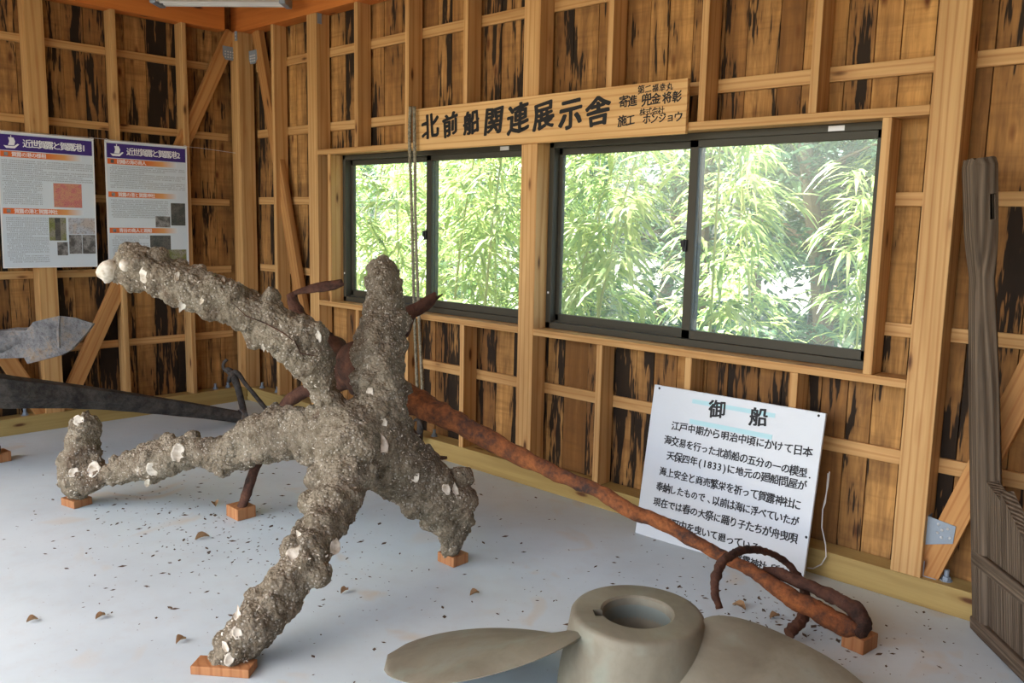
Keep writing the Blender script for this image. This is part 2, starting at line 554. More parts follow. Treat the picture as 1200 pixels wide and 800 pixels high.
def local(o, p):                                   # a world point in the frame of an unscaled parent
    return o.matrix_basis.inverted() @ Vector(p)

def catmull(pts, k=6):
    """smooth path through rows of numbers"""
    P = np.array(pts, float)
    Q = np.vstack([2 * P[0] - P[1], P, 2 * P[-1] - P[-2]])
    out = []
    for i in range(1, len(Q) - 2):
        for j in range(k):
            t = j / k
            out.append(0.5 * ((2 * Q[i]) + (-Q[i - 1] + Q[i + 1]) * t + (2 * Q[i - 1] - 5 * Q[i] + 4 * Q[i + 1] - Q[i + 2]) * t * t + (-Q[i - 1] + 3 * Q[i] - 3 * Q[i + 1] + Q[i + 2]) * t ** 3))
    out.append(P[-1])
    return np.array(out)

def timber(name, p0, p1, wid, dep, mat, parent, side, bev=0.003):
    """a squared timber from p0 to p1; its own local z runs along the grain. side = direction of its width"""
    p0, p1, side = Vector(p0), Vector(p1), Vector(side)
    z = (p1 - p0).normalized()
    x = (side - z * side.dot(z)).normalized()
    y = z.cross(x)
    L = (p1 - p0).length
    m = MB()
    m.bevelbox((-wid / 2, -dep / 2, 0), (wid / 2, dep / 2, L), bev)
    o = m.build(name, mat, parent)
    mt = Matrix((x, y, z)).transposed().to_4x4()
    mt.translation = p0
    o.matrix_basis = mt
    return o

# ------------------------------------------------------------------ lettering
_glyph = {}
def glyph(ch, bold):
    key = (ch, bold)
    if key in _glyph:
        return _glyph[key]
    cu = bpy.data.curves.new('glyph', 'FONT')
    cu.body = ch
    cu.size = 1.0
    cu.resolution_u = 2
    ob = bpy.data.objects.new('glyph', cu)
    COL.objects.link(ob)
    dg = bpy.context.evaluated_depsgraph_get()
    dg.update()
    me = bpy.data.meshes.new_from_object(ob.evaluated_get(dg))
    vs_ = np.array([v.co[:] for v in me.vertices]).reshape(-1, 3)
    fs = [tuple(p.vertices) for p in me.polygons]
    bpy.data.objects.remove(ob); bpy.data.curves.remove(cu); bpy.data.meshes.remove(me)
    _glyph[key] = (vs_, fs)
    return _glyph[key]

def write(mb, text, x, y, size, bold=0.0, adv=1.0, wobble=0.0, shear=0.0, slope=0.0, hs=1.0, rng=random):
    """text in the local x,y plane starting at x with baseline centre y; each character one em box"""
    for ch in text:
        if ch == ' ':
            x += size * adv * 0.5; continue
        vs_, fs = glyph(ch, bold)
        if len(vs_):
            c = vs_.copy()
            half = ch.isascii()
            cx = (c[:, 0].min() + c[:, 0].max()) / 2
            cy = 0.36
            c[:, 0] -= cx; c[:, 1] -= cy
            if wobble and not half:
                ph = rng.random() * 50
                for i in range(len(c)):
                    nv = noise.noise_vector(Vector((c[i, 0] * 3 + ph, c[i, 1] * 3, ph)))
                    c[i, 0] += nv.x * wobble; c[i, 1] += nv.y * wobble
                a = rng.uniform(-1, 1) * wobble * 1.2
                ca, sa = math.cos(a), math.sin(a)
                k = 1 + rng.uniform(-1, 1) * wobble * 2
                c[:, 0], c[:, 1] = (c[:, 0] * ca - c[:, 1] * sa) * k, (c[:, 0] * sa + c[:, 1] * ca) * k
            c[:, 1] += c[:, 0] * shear
            wd = size * adv * (0.6 if half else 1.0)
            px = x + wd / 2
            # a slanting brush nib: the stroke is laid down a few times around a small ellipse
            nib = [(0.0, 0.0)]
            if bold:
                nib += [(bold * (0.95 * math.cos(t) * 0.87 + 0.5 * 0.6 * math.sin(t)), bold * (0.6 * math.sin(t) * 0.87 - 0.5 * 0.95 * math.cos(t) * 0.4)) for t in [i * math.pi / 4 for i in range(8)]]
            for q, (dx, dy) in enumerate(nib):
                mb.add([(px + (p[0] * hs + dx) * size, y + slope * px + (p[1] + dy) * size, q * 2e-5) for p in c], fs)
            x += wd
    return x

# ------------------------------------------------------------------ measured positions (metres)
LIMBS = {'upper_left': [(3.4, -1.441, 0.591, 0.136), (3.378, -1.485, 0.689, 0.089), (3.348, -1.522, 0.783, 0.063), (3.324, -1.542, 0.872, 0.088), (3.292, -1.568, 0.959, 0.116), (3.231, -1.625, 1.032, 0.115), (3.145, -1.709, 1.089, 0.104), (3.05, -1.799, 1.157, 0.104), (2.96, -1.876, 1.195, 0.097), (2.886, -1.94, 1.228, 0.101), (2.8, -1.998, 1.273, 0.094), (2.733, -2.046, 1.278, 0.07), (2.681, -2.084, 1.266, 0.046)], 'upright': [(3.459, -1.38, 0.618, 0.15), (3.443, -1.305, 0.725, 0.116), (3.402, -1.268, 0.832, 0.121), (3.358, -1.234, 0.935, 0.126), (3.317, -1.197, 1.04, 0.109), (3.284, -1.152, 1.14, 0.091), (3.237, -1.124, 1.227, 0.084), (3.206, -1.114, 1.287, 0.065)], 'front': [(3.445, -1.465, 0.611, 0.162), (3.512, -1.535, 0.495, 0.124), (3.58, -1.625, 0.418, 0.104), (3.653, -1.735, 0.351, 0.093), (3.709, -1.833, 0.293, 0.094), (3.737, -1.93, 0.232, 0.094), (3.752, -2.009, 0.177, 0.092), (3.765, -2.09, 0.127, 0.085), (3.769, -2.151, 0.077, 0.072), (3.772, -2.196, 0.046, 0.06), (3.758, -2.214, 0.023, 0.046)], 'back_right': [(3.443, -1.399, 0.6, 0.164), (3.491, -1.301, 0.517, 0.152), (3.529, -1.216, 0.415, 0.143), (3.578, -1.146, 0.323, 0.137), (3.615, -1.094, 0.266, 0.119), (3.628, -1.07, 0.186, 0.094), (3.631, -1.067, 0.116, 0.068), (3.639, -1.068, 0.075, 0.056)], 'shank': [(3.39, -1.448, 0.605, 0.157), (3.197, -1.457, 0.563, 0.141), (3.025, -1.485, 0.542, 0.129), (2.842, -1.527, 0.499, 0.117), (2.692, -1.575, 0.404, 0.1), (2.557, -1.612, 0.371, 0.089), (2.407, -1.657, 0.361, 0.083), (2.257, -1.725, 0.313, 0.109), (2.126, -1.776, 0.26, 0.089), (1.986, -1.834, 0.206, 0.065), (1.875, -1.888, 0.179, 0.065), (1.78, -1.925, 0.165, 0.105)], 'shank_tip': [(1.748, -1.942, 0.089, 0.071), (1.744, -1.945, 0.161, 0.106), (1.757, -1.929, 0.256, 0.105), (1.762, -1.905, 0.356, 0.097), (1.763, -1.889, 0.435, 0.079)]}
BUMPS = [(2.742, -2.04, 1.334, 0.045), (2.839, -1.964, 1.33, 0.045), (2.795, -2.04, 1.226, 0.048), (3.041, -1.858, 1.114, 0.048), (3.166, -1.73, 1.023, 0.045), (3.182, -1.659, 1.166, 0.042), (3.343, -1.548, 1.034, 0.056), (3.301, -1.277, 0.989, 0.059), (3.311, -1.312, 0.9, 0.044), (3.379, -1.161, 1.062, 0.048), (3.199, -1.162, 1.219, 0.046), (3.696, -1.039, 0.301, 0.056), (3.656, -1.033, 0.386, 0.052), (3.697, -1.028, 0.21, 0.045), (3.543, -1.718, 0.403, 0.053), (3.455, -1.623, 0.465, 0.055), (3.695, -1.909, 0.326, 0.043), (3.802, -1.866, 0.243, 0.043), (3.73, -2.068, 0.195, 0.047), (3.803, -1.98, 0.153, 0.039), (3.754, -2.203, 0.096, 0.034), (3.808, -2.1, 0.079, 0.029), (2.663, -1.617, 0.332, 0.048), (2.271, -1.706, 0.411, 0.042), (2.231, -1.768, 0.217, 0.034), (2.411, -1.639, 0.435, 0.037), (1.726, -1.981, 0.137, 0.061), (1.731, -1.937, 0.41, 0.039), (1.848, -1.887, 0.244, 0.039), (1.971, -1.838, 0.261, 0.03), (2.907, -1.498, 0.617, 0.054), (3.528, -1.353, 0.425, 0.064), (3.499, -1.567, 0.534, 0.062), (3.503, -1.242, 0.621, 0.058)]
SHELLS = [(2.712, -2.109, 1.268, 0.042, 'knob'), (2.788, -2.062, 1.288, 0.024, 'knob'), (2.977, -1.936, 1.165, 0.038, 'shard'), (2.967, -1.956, 1.254, 0.024, 'shard'), (2.883, -2.008, 1.244, 0.034, 'shell'), (3.577, -1.414, 0.589, 0.038, 'oval'), (3.755, -1.902, 0.284, 0.033, 'disc'), (3.793, -1.75, 0.311, 0.028, 'shell'), (3.528, -1.376, 0.666, 0.021, 'shell'), (3.445, -1.365, 0.766, 0.021, 'shell'), (2.454, -1.746, 0.388, 0.044, 'shell'), (2.289, -1.782, 0.292, 0.037, 'shell'), (2.205, -1.797, 0.268, 0.029, 'shard'), (1.905, -1.911, 0.204, 0.039, 'shell'), (1.831, -1.983, 0.189, 0.026, 'disc'), (2.232, -1.799, 0.193, 0.033, 'shard'), (3.767, -2.15, 0.161, 0.029, 'shard'), (3.788, -2.202, 0.15, 0.02, 'shard'), (3.81, -2.184, 0.134, 0.02, 'shell'), (3.8, -2.228, 0.099, 0.022, 'shard'), (3.821, -2.216, 0.06, 0.02, 'shell'), (3.726, -1.876, 0.345, 0.021, 'shard'), (3.684, -1.148, 0.368, 0.022, 'shell'), (3.707, -1.1, 0.366, 0.033, 'shard'), (3.622, -1.261, 0.441, 0.021, 'shell'), (1.792, -1.94, 0.457, 0.026, 'disc'), (3.387, -1.578, 1.02, 0.024, 'shard'), (3.073, -1.901, 1.164, 0.02, 'shard'), (3.102, -1.831, 1.238, 0.017, 'shard'), (3.235, -1.765, 0.937, 0.017, 'shard'), (3.411, -1.307, 0.875, 0.014, 'shard')]
R_SHANK = [(3.059, -1.097, 0.805, 0.081), (3.235, -1.023, 0.687, 0.068), (3.455, -0.955, 0.617, 0.052), (3.718, -0.865, 0.517, 0.044), (3.968, -0.786, 0.432, 0.033), (4.177, -0.737, 0.387, 0.03), (4.335, -0.71, 0.331, 0.03), (4.442, -0.669, 0.306, 0.029), (4.57, -0.64, 0.262, 0.027), (4.695, -0.614, 0.223, 0.025), (4.806, -0.585, 0.189, 0.026), (4.903, -0.584, 0.158, 0.031), (4.992, -0.575, 0.127, 0.037), (5.086, -0.561, 0.098, 0.038), (5.169, -0.543, 0.075, 0.039), (5.209, -0.535, 0.07, 0.028)]
R_FORK = [(4.834, -0.52, 0.175, 0.017), (4.917, -0.524, 0.182, 0.023), (5.021, -0.513, 0.167, 0.024), (5.129, -0.498, 0.144, 0.027), (5.194, -0.498, 0.12, 0.033), (5.22, -0.52, 0.088, 0.037), (5.205, -0.554, 0.062, 0.028)]
R_RING = [(4.874, -0.928, 0.167, 0.013), (4.846, -0.915, 0.226, 0.015), (4.822, -0.859, 0.272, 0.017), (4.809, -0.771, 0.291, 0.017), (4.806, -0.664, 0.287, 0.016), (4.812, -0.552, 0.261, 0.015), (4.83, -0.446, 0.219, 0.013), (4.855, -0.364, 0.164, 0.014), (4.912, -0.373, 0.127, 0.015), (4.959, -0.418, 0.096, 0.018), (5.008, -0.514, 0.078, 0.019), (5.031, -0.606, 0.064, 0.022), (5.022, -0.675, 0.038, 0.022)]
R_ARM_TOP = [(3.027, -1.063, 0.776, 0.106), (2.908, -1.1, 0.806, 0.091), (2.764, -1.148, 0.898, 0.067), (2.638, -1.176, 1.006, 0.038), (2.588, -1.182, 1.074, 0.03), (2.56, -1.173, 1.114, 0.026)]
R_FLUKE_TOP = [(2.554, -1.179, 1.114, 0.013), (2.606, -1.153, 1.134, 0.021), (2.677, -1.111, 1.154, 0.034), (2.739, -1.078, 1.165, 0.036), (2.797, -1.048, 1.181, 0.027), (2.806, -1.039, 1.185, 0.017)]
R_ARM_SIDE = [(3.05, -1.03, 0.837, 0.098), (3.087, -0.93, 0.956, 0.057), (3.106, -0.867, 1.045, 0.037), (3.138, -0.83, 1.079, 0.033), (3.168, -0.796, 1.112, 0.029), (3.178, -0.783, 1.129, 0.023), (3.184, -0.772, 1.152, 0.005)]
R_TINE_SIDE = [(3.169, -0.796, 1.104, 0.021), (3.191, -0.772, 1.123, 0.013), (3.212, -0.748, 1.144, 0.003)]
R_ARM_LOW = [(3.025, -1.061, 0.796, 0.106), (2.902, -1.122, 0.719, 0.058), (2.799, -1.199, 0.68, 0.046), (2.712, -1.263, 0.629, 0.038), (2.628, -1.309, 0.515, 0.034), (2.554, -1.358, 0.335, 0.034), (2.52, -1.384, 0.223, 0.03), (2.495, -1.415, 0.114, 0.03), (2.487, -1.435, 0.05, 0.032)]
R_ARM_BACK = [(3.061, -1.038, 0.736, 0.098), (3.105, -0.959, 0.578, 0.041), (3.155, -0.905, 0.468, 0.033), (3.204, -0.848, 0.382, 0.025), (3.244, -0.805, 0.339, 0.021)]
R_FOOT_BACK = [(3.245, -0.873, 0.344, 0.012), (3.28, -0.837, 0.357, 0.021), (3.315, -0.803, 0.362, 0.012)]
D_SHANK = [(0.685, -0.428, 0.039), (0.67, -0.769, 0.139), (0.704, -1.462, 0.332), (0.82, -2.02, 0.468), (0.811, -2.423, 0.577)]
D_ARM = [(0.83, -2.473, 0.586, 0.092), (0.829, -2.379, 0.72, 0.083), (0.933, -2.201, 0.777, 0.075), (1.011, -2.055, 0.787, 0.066), (1.069, -1.944, 0.798, 0.062), (1.128, -1.83, 0.814, 0.048)]
D_FLUKE = [(1.006, -2.051, 0.838), (1.115, -1.946, 0.846), (1.137, -1.916, 0.894), (1.215, -1.809, 0.927), (1.257, -1.743, 0.917), (1.306, -1.663, 0.882), (1.29, -1.686, 0.839), (1.264, -1.772, 0.737), (1.246, -1.821, 0.711), (1.139, -1.959, 0.663), (1.122, -1.969, 0.696), (1.022, -2.064, 0.688)]
D_RIDGE = [(1.237, -1.816, 0.925), (1.299, -1.846, 0.758)]
D_LOWARM = [(0.83, -2.473, 0.586, 0.092), (0.677, -2.393, 0.316, 0.081), (0.619, -2.204, 0.137, 0.065), (0.631, -1.998, 0.07, 0.046)]
HOOK = [[(0.555, -0.335, 0.008, 0.026), (0.485, -0.346, 0.214, 0.026), (0.437, -0.359, 0.307, 0.032), (0.41, -0.378, 0.344, 0.026), (0.385, -0.399, 0.356, 0.016), (0.376, -0.4, 0.394, 0.013), (0.391, -0.379, 0.427, 0.013)], [(0.947, -0.318, 0.049, 0.015), (0.757, -0.335, 0.171, 0.016), (0.586, -0.339, 0.261, 0.016), (0.471, -0.349, 0.337, 0.019), (0.442, -0.383, 0.304, 0.019), (0.438, -0.396, 0.259, 0.013)]]
ROPE = [[(2.127, -0.05, 2.181), (2.12, -0.05, 1.951), (2.147, -0.05, 1.482), (2.167, -0.05, 1.004), (2.195, -0.05, 0.572), (2.213, -0.05, 0.299)], [(2.163, -0.05, 2.178), (2.169, -0.05, 1.949), (2.18, -0.05, 1.483), (2.208, -0.05, 1.007), (2.244, -0.05, 0.579), (2.263, -0.05, 0.308)]]
ROPE_END = [(2.238, -0.05, 0.359), (2.231, -0.05, 0.191), (2.223, -0.05, 0.106)]
PLACARD = [(4.017, -0.02, 0.724), (4.853, -0.02, 0.716), (4.827, -0.105, 0.0), (3.983, -0.164, 0.0)]
LEAVES = [(3.557, -1.576, 0.0), (2.62, -1.711, 0.0), (3.109, -2.357, 0.0), (3.489, -2.228, 0.0), (2.965, -2.545, 0.0), (2.228, -1.444, 0.0), (3.939, -1.216, 0.0), (4.751, -0.543, 0.0), (4.893, -0.523, 0.0)]
CRACK = [((3.207, -1.861, 1.152), 0.001), ((3.25, -1.824, 1.13), 0.003), ((3.302, -1.781, 1.099), 0.0035), ((3.347, -1.745, 1.067), 0.0035), ((3.39, -1.712, 1.032), 0.002), ((3.409, -1.698, 1.013), 0.003), ((3.453, -1.662, 0.981), 0.004), ((3.494, -1.627, 0.966), 0.0015)]
KEYANG = 50
BLADES = [(207, 0.205, -0.125, 0.8, 0.66, 0.12), (-9, 0.21, -0.06, 0.8, 0.7, 0.14)]
TREES = [(-9, 8.5), (-6, 7.5), (-3.2, 8.2), (-0.8, 7.2), (1.4, 7.4), (-5, 11), (-1.5, 12), (2.6, 9.5), (-11, 12), (-8, 13), (0.6, 10.5), (-2.5, 6.2), (0.9, 5.6), (2.2, 6.4), (-13, 10), (2.5, 4.9), (3.4, 5.6)]
NOTICE = [('御', 0.296, 0.393, 0.666, 0.083, 0.038, 0.0619), ('船', 0.501, 0.599, 0.666, 0.083, 0.038, 0.051), ('江戸中期から明治中頃にかけて日本', 0.123, 0.812, 0.555, 0.046, 0.034, 0.0058), ('海交易を行った北前船の五分の一の模型.', 0.095, 0.825, 0.482, 0.046, 0.034, -0.0219), ('天保四年(1833)に地元の廻船問屋が', 0.119, 0.807, 0.409, 0.046, 0.034, 0.0058), ('海上安全と商売繁栄を祈って賀露神社に', 0.091, 0.793, 0.328, 0.046, 0.034, -0.0028), ('奉納したもので、以前は海に浮べていたが', 0.085, 0.796, 0.252, 0.046, 0.034, 0.0042), ('現在では春の大祭に踊り子たちが舟曳唄', 0.08, 0.799, 0.177, 0.046, 0.034, 0.007), ('で町内を曳いて廻っている', 0.151, 0.636, 0.099, 0.046, 0.034, -0.0041), ('(賀露神社 所有)', 0.502, 0.802, 0.029, 0.042, 0.034, -0.0067)]

# ------------------------------------------------------------------ the setting
D = 0.112                    # depth of the studs; battens and boards lie behind them
def slab(name, lo, hi, mat, label, cat):
    m = MB(); m.box(lo, hi)
    return tag(m.build(name, mat), label, cat, kind='structure')
slab('ground_outside', (-40, -40, -0.35), (40, 40, -0.14), SOIL, 'pale leafy ground outside the shed', 'ground')
slab('floor', (-0.25, -4.6, -0.14), (7.5, 0.22, 0.0), FLOOR, 'white painted concrete floor of the shed', 'floor')
cm = MB()
for i in range(46):
    x = -0.7 + i * 0.185
    cm.seed = random.random()
    cm.box((x, -5.3, 3.16), (x + 0.182, 0.75, 3.185))
cm.box((-0.75, -5.35, 3.19), (7.9, 0.8, 3.25))
tag(cm.build('ceiling', CEILW), 'plain board ceiling under the roof', 'ceiling', kind='structure')

def boards(name, lo, hi, along, holes, label):
    """vertical boards of uneven width; along 0 = wall runs in x at y>D, 1 = wall runs in y at x<-D, 2 = at x > hi"""
    rng = random.Random(hash(name) % 1000 if False else len(name) * 17)
    m = MB()
    cuts = sorted({lo, hi} | {h[0] for h in holes} | {h[1] for h in holes})
    s = lo
    while s < hi - 0.01:
        wd = rng.uniform(0.10, 0.20)
        nxt = [c for c in cuts if c > s + 0.001][0]
        e = min(s + wd, nxt)
        if nxt - e < 0.04: e = nxt
        spans = [(0.0, 3.15)]
        for h in holes:
            if s >= h[0] - 1e-4 and e <= h[1] + 1e-4:
                spans = [(0.0, h[2]), (h[3], 3.15)]
        for z0, z1 in spans:
            m.seed = rng.random()
            o = rng.uniform(0, 0.006)
            f0, f1 = D + 0.018 + o, D + 0.045
            g = 0.0022
            if along == 0:
                m.box((s + g, f0, z0), (e - g, f1, z1))
            elif along == 1:
                m.box((-f1, s + g, z0), (-f0, e - g, z1))
            else:
                m.box((7.3 + f0, s + g, z0), (7.3 + f1, e - g, z1))
        s = e
    # outer skin closing the joints
    segs = []
    for a, b in zip(cuts, cuts[1:]):
        inh = [h for h in holes if a >= h[0] - 1e-4 and b <= h[1] + 1e-4]
        segs += [(a, b, 0.0, inh[0][2]), (a, b, inh[0][3], 3.15)] if inh else [(a, b, 0.0, 3.15)]
    for a, b, z0, z1 in segs:
        m.seed = 0.3
        f0, f1 = D + 0.045, D + 0.06
        if along == 0: m.box((a, f0, z0), (b, f1, z1))
        elif along == 1: m.box((-f1, a, z0), (-f0, b, z1))
        else: m.box((7.3 + f0, a, z0), (7.3 + f1, b, z1))
    return tag(m.build(name, CLAD), label, 'wall', kind='structure')

WIN = [(1.205, 3.016, 0.905, 1.934), (3.134, 4.957, 0.905, 1.934)]
WB = boards('wall_back', -0.15, 7.45, 0, WIN, 'timber framed back wall of black-stained boards with two windows')
WA = boards('wall_left', -4.6, 0.15, 1, [], 'timber framed side wall of black-stained boards behind the posters')
WR = boards('wall_right', -4.6, 0.15, 2, [], 'side wall of black-stained boards beside the viewer')

def up_b(name, x, z0, z1, wid, dep=D, mat=FRESH, y0=0.0):
    return timber(name, (x, y0 + dep / 2, z0), (x, y0 + dep / 2, z1), wid, dep, mat, WB, (1, 0, 0))
def up_a(name, y, z0, z1, wid, dep=D, mat=FRESH):
    return timber(name, (-dep / 2, y, z0), (-dep / 2, y, z1), dep, wid, mat, WA, (1, 0, 0))
def flat_b(name, x0, x1, z0, z1, y0, y1, mat=FRESH):
    return timber(name, (x0, (y0 + y1) / 2, (z0 + z1) / 2), (x1, (y0 + y1) / 2, (z0 + z1) / 2), z1 - z0, y1 - y0, mat, WB, (0, 0, 1))
def flat_a(name, y0, y1, z0, z1, x0, x1, mat=FRESH):
    return timber(name, ((x0 + x1) / 2, y0, (z0 + z1) / 2), ((x0 + x1) / 2, y1, (z0 + z1) / 2), z1 - z0, x1 - x0, mat, WA, (0, 0, 1))

TOP = 2.90
# back wall: sill plate, top beam, posts, studs
flat_b('sill_plate', 0.0, 7.3, 0.0, 0.115, 0.0, 0.116, SILLW)
flat_b('beam', -0.116, 7.3, TOP, 3.155, -0.004, 0.116, BEAMW)
up_b('post', -0.01, 0.115, TOP, 0.125, 0.13, y0=-0.04)
for x in (0.99, 3.075, 5.19, 6.24):
    up_b('post', x, 0.115, TOP, 0.117)
for x in (0.475, 5.72, 6.77):
    up_b('stud', x, 0.115, TOP, 0.036)
for x in (1.504, 2.030, 2.557, 3.600, 4.135, 4.665):
    up_b('stud', x, 1.972, TOP, 0.036)
    up_b('stud', x, 0.115, 0.872, 0.036)
up_b('stud', 1.186, 0.908, 1.934, 0.036)
up_b('stud', 4.975, 0.908, 1.934, 0.036)
for a, b in ((1.0485, 3.0165), (3.1335, 5.1315)):
    flat_b('lintel', a, b, 1.934, 1.972, 0.0, D)
    flat_b('window_board', a, b, 0.872, 0.908, 0.0, D)
# battens behind the studs
for z in (0.56, 2.14, 2.65):
    flat_b('batten', 0.05, 7.3, z - 0.031, z + 0.031, D, D + 0.018)
for z in (1.09, 1.62):
    flat_b('batten', 0.05, 1.17, z - 0.028, z + 0.028, D, D + 0.018)
    flat_b('batten', 4.99, 7.3, z - 0.028, z + 0.028, D, D + 0.018)
br_corner = timber('brace', (0.175, 0.06, TOP), (0.93, 0.06, 0.116), 0.105, 0.045, BRACEW, WB, (1, 0, 0))
br_right = timber('brace', (5.255, 0.055, 0.116), (6.19, 0.055, TOP), 0.098, 0.045, BRACEW, WB, (1, 0, 0))
timber('brace', (6.19, 0.055, 0.13), (5.26, 0.085, TOP), 0.098, 0.03, BRACEW, WB, (1, 0, 0)).hide_render = False

# side wall behind the posters
flat_a('sill_plate', -4.5, -0.001, 0.0, 0.115, -0.116, 0.0, SILLW)
flat_a('beam', -4.6, -0.116, TOP, 3.155, -0.116, 0.004, BEAMW)
for y in (-1.462, -2.51, -3.56, -4.5):
    up_a('post', y, 0.115, TOP, 0.117)
for y in (-0.445, -0.955, -1.985, -3.03, -4.05):
    up_a('stud', y, 0.115, TOP, 0.036)
for z in (0.545, 1.07, 1.60, 2.11, 2.63):
    flat_a('batten', -4.6, -0.05, z - 0.027, z + 0.027, -D - 0.018, -D)
br_a = timber('brace', (-0.05, -0.03, TOP), (-0.05, -1.40, 0.116), 0.045, 0.105, BRACEW, WA, (1, 0, 0))
timber('brace', (-0.05, -1.525, 0.116), (-0.05, -2.45, 1.90), 0.045, 0.105, BRACEW, WA, (1, 0, 0))
# right wall framing, beside the viewer
for y in (-0.6, -1.65, -2.7, -3.75):
    timber('stud', (7.3 + D / 2, y, 0.0), (7.3 + D / 2, y, 3.1), D, 0.036, FRESH, WR, (1, 0, 0))

# steel connector plates and their screws
def plate(parent, O, ux, uy, outline, dots, label='grey steel connector plate'):
    O, ux, uy = Vector(O), Vector(ux).normalized(), Vector(uy).normalized()
    nz = ux.cross(uy)
    mt = Matrix((ux, uy, nz)).transposed().to_4x4(); mt.translation = O
    m = MB(); m.prism(outline, 0.003)
    p = m.build('connector_plate', ZINC, parent)
    p['label'] = label
    p.matrix_basis = parent.matrix_basis.inverted() @ mt if parent.parent else mt
    s = MB()
    for x, y in dots:
        s.lathe([(0.0, 0.0045), (0.004, 0.0045), (0.006, 0.003), (0.006, 0.0)], 8, Matrix.Translation((x, y, 0)))
    q = s.build('screw', SCREW, p)
    return p
plate(br_right, (5.25, 0.030, 0.25), (1, 0, 0), (0, 0, 1), [(0, 0), (0.098, 0.03), (0.103, 0.102), (0.0, 0.118)],
      [(0.055, 0.045), (0.055, 0.075), (0.04, 0.06), (0.075, 0.085), (0.085, 0.05), (0.04, 0.095)])
# flange of that plate on the post side, with its column of screws
pf = MB(); pf.box((5.2487, 0.028, 0.25), (5.2515, 0.075, 0.37))
for i in range(6):
    pf.lathe([(0, 0.006), (0.005, 0.005), (0.006, 0)], 8, Matrix.Translation((5.2515, 0.036 + 0.012 * (i % 2), 0.262 + i * 0.019)) @ Matrix.Rotation(R(90), 4, 'Y'))
pf.build('connector_flange', ZINC, WB)
pb = MB(); pb.box((5.2487, 0.03, 0.115), (5.2515, 0.07, 0.18)); pb.box((5.2487, 0.03, 0.115), (5.30, 0.07, 0.118))
for i in range(3):
    pb.lathe([(0, 0.006), (0.005, 0.005), (0.006, 0)], 8, Matrix.Translation((5.2515, 0.05, 0.13 + i * 0.018)) @ Matrix.Rotation(R(90), 4, 'Y'))
pb.build('foot_bracket', ZINC, WB)
dots = [(0.02 + 0.022 * i, 0.02 + 0.02 * j) for i in range(4) for j in range(3)]
hexo = [(0, 0.03), (0.02, 0.0), (0.09, 0.0), (0.115, 0.03), (0.11, 0.1), (0.0, 0.1)]
plate(br_a, (-0.024, -0.125, 2.69), (0, 1, 0), (0, 0, 1), hexo, dots)
plate(br_corner, (0.083, 0.036, 2.66), (1, 0, 0), (0, 0, 1), hexo, dots)
sq = [(0, 0), (0.035, 0), (0.035, 0.06), (0, 0.06)]
plate(WB, (0.075, -0.0465, 2.83), (1, 0, 0), (0, 0, 1), [(-0.055, 0), (-0.02, 0), (-0.02, 0.07), (-0.055, 0.07)], [(-0.04, 0.02), (-0.04, 0.045)])
pk = MB(); pk.box((1.0487, 0.01, 2.83), (1.052, 0.045, 2.90)); pk.build('strap_plate', ZINC, WB)
def bolt(parent, x, y):
    m = MB()
    m.lathe([(0.0, 0.0), (0.024, 0.0), (0.024, 0.004), (0.010, 0.004), (0.010, 0.045), (0.0, 0.047)], 10)
    m.lathe([(0.0, 0.004), (0.017, 0.004), (0.017, 0.018), (0.0, 0.018)], 6)
    m.build('anchor_bolt', ZINC, parent, (x, y, 0.115))
for x in (0.14, 0.37, 2.25, 5.33):
    bolt(WB, x, 0.055)
for y in (-1.64, -0.25, -0.14):
    bolt(WA, -0.055, y)

# ------------------------------------------------------------------ windows
def window(name, x0, x1, mid, label, latch_z):
    z0, z1 = 0.908, 1.934
    ya, yb = 0.100, 0.190
    m = MB()
    fwid = 0.034
    m.bevelbox((x0, ya, z0), (x0 + fwid, yb, z1)); m.bevelbox((x1 - fwid, ya, z0), (x1, yb, z1))
    m.bevelbox((x0, ya, z0), (x1, yb, z0 + 0.036)); m.bevelbox((x0, ya, z1 - 0.034), (x1, yb, z1))
    m.box((x0, ya + 0.038, z0 + 0.03), (x1, ya + 0.042, z0 + 0.044))
    fr = tag(m.build(name, BRONZEFRAME), label, 'window', kind='structure')
    st = 0.034
    # inner sash on the right track, outer one on the left
    for k, (a, b, y) in enumerate(((mid - 0.022, x1 - 0.022, ya + 0.012), (x0 + 0.022, mid + 0.026, ya + 0.048))):
        s = MB()
        lw = 0.046 if k == 0 else st
        rw = st if k == 0 else 0.046
        s.bevelbox((a, y, z0 + 0.037), (a + lw, y + 0.028, z1 - 0.033), 0.002)
        s.bevelbox((b - rw, y, z0 + 0.037), (b, y + 0.028, z1 - 0.033), 0.002)
        s.bevelbox((a, y, z0 + 0.037), (b, y + 0.028, z0 + 0.080), 0.002)
        s.bevelbox((a, y, z1 - 0.068), (b, y + 0.028, z1 - 0.033), 0.002)
        so = s.build('sash', BRONZEFRAME, fr)
        g = MB(); g.box((a + lw - 0.004, y + 0.012, z0 + 0.076), (b - rw + 0.004, y + 0.016, z1 - 0.064))
        g.build('pane', GLASS, so)
        if k == 0:
            l = MB()
            l.bevelbox((a - 0.012, y - 0.014, latch_z - 0.03), (a + 0.012, y, latch_z + 0.03), 0.004)
            l.bevelbox((a - 0.016, y - 0.022, latch_z - 0.008), (a + 0.004, y - 0.012, latch_z + 0.026), 0.004)
            l.build('latch', BLACK, so)
    t = MB(); t.box((x1 - 0.26, ya - 0.0008, z1 - 0.030), (x1 - 0.19, ya, z1 - 0.008))
    t.build('sticker', STICKER, fr)['label'] = 'small white maker sticker'
    d = MB(); d.lathe([(0, 0.002), (0.006, 0.0015), (0.007, 0)], 10, Matrix.Translation((x0 + 0.017, ya - 0.001, z0 + 0.20)) @ Matrix.Rotation(R(90), 4, 'X'))
    d.build('screw_cap', STICKER, fr)
